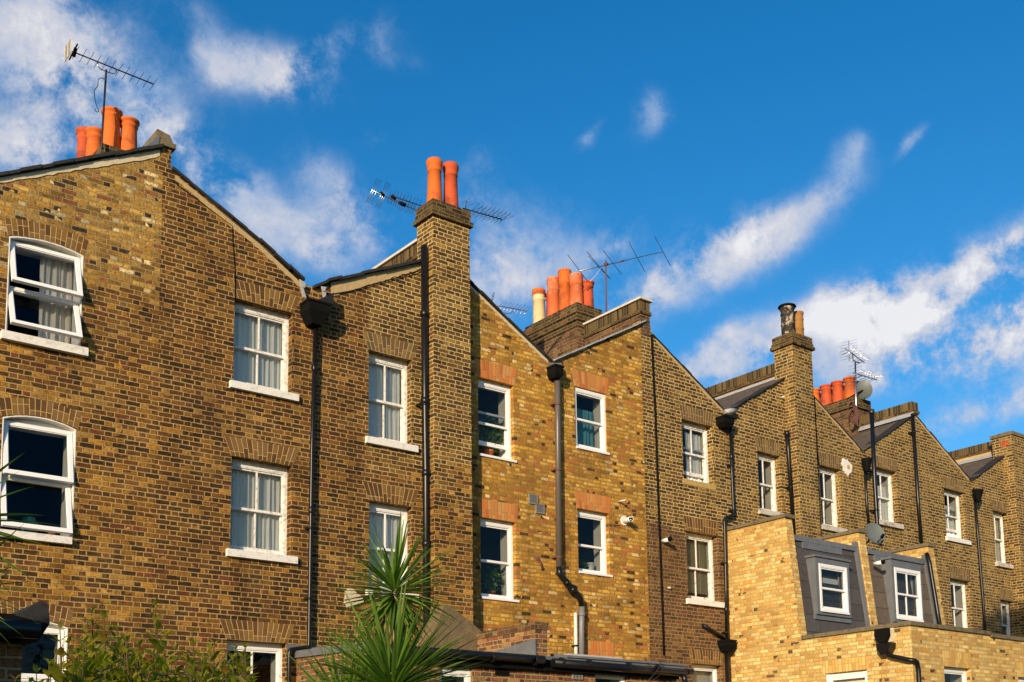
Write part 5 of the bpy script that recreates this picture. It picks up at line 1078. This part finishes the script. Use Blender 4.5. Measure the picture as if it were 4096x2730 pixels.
for k in range(26):
    c = Vector((-45+4.6*k+random.uniform(-1, 1), -27+random.uniform(-3, 3), 0)); h = random.uniform(12.5, 17)
    for q_ in range(16): leafcloud(m, c+Vector((random.uniform(-2, 2), random.uniform(-1.5, 1.5), h*random.uniform(.15, .92))), (1.9, 1.6, 1.7), 26, 1.0)
tag(m.build('far_trees', M['tree']), None, None, None, 'stuff')
g = MB(); g.face([(-1500, -1500, 0), (1500, -1500, 0), (1500, 1500, 0), (-1500, 1500, 0)]); tag(g.build('ground', M['soil']), None, None, None, 'structure')

# ---------------------------------------------------------------- light and sky
EL = math.atan2(.45, math.hypot(1.5, 1)); sd = Vector((-1.5, -1, .45)).normalized()
sun = bpy.data.lights.new('sun', 'SUN'); sun.energy = 5; sun.angle = math.radians(.5); sun.color = (1, .80, .54)
so = bpy.data.objects.new('sun', sun); COL.objects.link(so); so.rotation_euler = sd.to_track_quat('Z', 'Y').to_euler(); so.location = (-20, -20, 20)
wd = bpy.data.worlds.new('World'); scene.world = wd; wd.use_nodes = True; nt = wd.node_tree; nt.nodes.clear()
class WT(NT):
    def __init__(s, t): s.t = t
t = WT(nt); out = t.n('ShaderNodeOutputWorld'); sky = t.n('ShaderNodeTexSky', sky_type='NISHITA'); sky.sun_disc = False
sky.sun_elevation = EL; sky.sun_rotation = math.atan2(sd.x, sd.y); sky.air_density = 1.0; sky.dust_density = .7; sky.ozone_density = 3.0
hs = t.n('ShaderNodeHueSaturation'); hs.inputs['Saturation'].default_value = 1.34; hs.inputs['Value'].default_value = 1.12; t.lk(sky.outputs[0], hs.inputs['Color'])
tc = t.n('ShaderNodeTexCoord'); dv = tc.outputs['Generated']
nrmz = t.n('ShaderNodeVectorMath', operation='NORMALIZE'); t.lk(dv, nrmz.inputs[0]); dv = nrmz.outputs[0]
wn1 = t.n('ShaderNodeTexNoise'); wn1.inputs['Scale'].default_value = 9; wn1.inputs['Detail'].default_value = 5; t.lk(dv, wn1.inputs['Vector'])
vm = t.n('ShaderNodeVectorMath', operation='MULTIPLY_ADD'); t.lk(wn1.outputs['Color'], vm.inputs[0]); vm.inputs[1].default_value = (.05, .05, .05); t.lk(dv, vm.inputs[2])
off = t.n('ShaderNodeVectorMath', operation='SUBTRACT'); t.lk(vm.outputs[0], off.inputs[0]); off.inputs[1].default_value = (.025, .025, .025); wv = off.outputs[0]
BL = [ # px, py, half-length, half-width, angle (deg, image), strength : banks of cloud at fixed directions in the sky
 (200, 260, 300, 170, 25, .55), (480, 360, 260, 130, 30, .5), (60, 600, 260, 110, 10, .62), (620, 560, 300, 80, 30, .42), (300, 60, 240, 90, 0, .35), (20, 120, 170, 170, 0, .4), (330, 620, 220, 90, 10, .45), (760, 60, 160, 50, 20, .25),
 (1060, 310, 210, 85, -8, .66), (860, 260, 90, 80, 0, .4), (1330, 190, 240, 65, -18, .42), (1180, 370, 120, 50, 0, .4), (1560, 240, 120, 40, 10, .2),
 (780, 640, 220, 90, 25, .42), (960, 800, 240, 110, 30, .45), (1330, 720, 150, 80, 20, .45), (1430, 900, 240, 110, 10, .45), (1180, 1000, 280, 110, 10, .48), (1500, 540, 60, 45, 0, .28), (1940, 640, 120, 80, -40, .22), (1960, 880, 260, 130, 10, .42), (2150, 1080, 300, 110, 0, .42), (1950, 1150, 260, 120, 0, .38),
 (2580, 480, 90, 80, -20, .36), (2340, 540, 50, 30, -50, .4), (3350, 690, 60, 90, 20, .3), (3420, 600, 40, 60, 30, .22), (3640, 600, 70, 22, -45, .4),
 (3180, 910, 200, 60, -30, .46), (2850, 1040, 280, 110, -22, .47), (2620, 1180, 220, 90, -20, .5), (2450, 980, 120, 60, -20, .28), (3050, 1000, 150, 60, -30, .55),
 (2950, 1410, 230, 80, -30, .95), (3330, 1260, 280, 85, -30, 1.2), (3860, 1110, 340, 85, -27, 1.5), (3600, 1340, 240, 110, -20, .8), (4030, 1300, 240, 130, -25, 1.4), (3720, 1440, 220, 55, -20, .6), (3080, 1540, 220, 80, -25, .5), (3980, 1620, 220, 80, -10, .5), (3720, 1720, 160, 60, -15, .3), (3450, 1480, 160, 80, -20, .45), (2750, 1500, 160, 50, -30, .4)]
acc = None
for (px, py, a, b, ang, s) in BL:
    s *= .80 if px < 2300 else 1.
    c = ray(px, py).normalized(); ca, sa = math.cos(math.radians(ang)), math.sin(math.radians(ang))
    e1 = (ray(px+ca, py+sa).normalized()-c).normalized(); e2 = (ray(px-sa, py+ca).normalized()-c).normalized(); k = FP/ray(px, py).length/ray(px, py).length*1.0
    ka, kb = FP/a, FP/b
    d = t.n('ShaderNodeVectorMath', operation='SUBTRACT'); t.lk(wv, d.inputs[0]); d.inputs[1].default_value = c
    q1 = t.n('ShaderNodeVectorMath', operation='DOT_PRODUCT'); t.lk(d.outputs[0], q1.inputs[0]); q1.inputs[1].default_value = e1*ka
    q2 = t.n('ShaderNodeVectorMath', operation='DOT_PRODUCT'); t.lk(d.outputs[0], q2.inputs[0]); q2.inputs[1].default_value = e2*kb
    r2 = t.ma('MULTIPLY_ADD', q1.outputs['Value'], q1.outputs['Value'], t.ma('MULTIPLY', q2.outputs['Value'], q2.outputs['Value']))
    fr = t.n('ShaderNodeVectorMath', operation='DOT_PRODUCT'); t.lk(wv, fr.inputs[0]); fr.inputs[1].default_value = c
    g_ = t.ma('MULTIPLY', t.ma('EXPONENT', t.ma('MULTIPLY', r2, -.9)), t.ma('MULTIPLY', t.ma('GREATER_THAN', fr.outputs['Value'], 0.), s))
    acc = g_ if acc is None else t.ma('ADD', acc, g_)
n1 = t.noise(dv, 12, 12, .64); n2 = t.noise(wv, 42, 8, .7); n3 = t.noise(wv, 16, 9, .6)
gate = t.ma('MULTIPLY_ADD', acc, 1.6, .06, clamp=True); nn = t.ma('ADD', t.ma('MULTIPLY', t.ma('SUBTRACT', n1, .5), 2.7), t.ma('MULTIPLY', t.ma('SUBTRACT', n2, .5), 1.3)); f_ = t.sm(n1, .34, .64); dens = t.ma('ADD', t.ma('MULTIPLY', acc, t.ma('MULTIPLY_ADD', f_, 1.45, .12)), t.ma('MULTIPLY', t.ma('MULTIPLY', t.ma('SUBTRACT', n2, .5), 1.5), gate))
mask = t.sm(dens, .02, .95)
shade = t.ramp(t.ma('ADD', t.ma('MULTIPLY', dens, .42), t.ma('MULTIPLY', t.ma('SUBTRACT', n3, .5), 1.3)), [(.0, (.42, .56, .80)), (.28, (.54, .61, .76)), (.5, (.74, .74, .80)), (.72, (1, .97, .95))])
b1 = t.n('ShaderNodeBackground'); t.lk(hs.outputs[0], b1.inputs[0]); b1.inputs[1].default_value = .13
b2 = t.n('ShaderNodeBackground'); t.lk(shade, b2.inputs[0]); b2.inputs[1].default_value = .80
mx = t.n('ShaderNodeMixShader'); t.lk(t.ma('MULTIPLY', mask, .88), mx.inputs[0]); t.lk(b1.outputs[0], mx.inputs[1]); t.lk(b2.outputs[0], mx.inputs[2]); t.lk(mx.outputs[0], out.inputs[0])
vs = scene.view_settings; vs.view_transform = 'Standard'; vs.look = 'None'; vs.exposure = .25; vs.gamma = 1
scene.render.engine = 'CYCLES'; scene.cycles.max_bounces = 6; scene.cycles.transparent_max_bounces = 12
scene.render.resolution_x = 1024; scene.render.resolution_y = 682
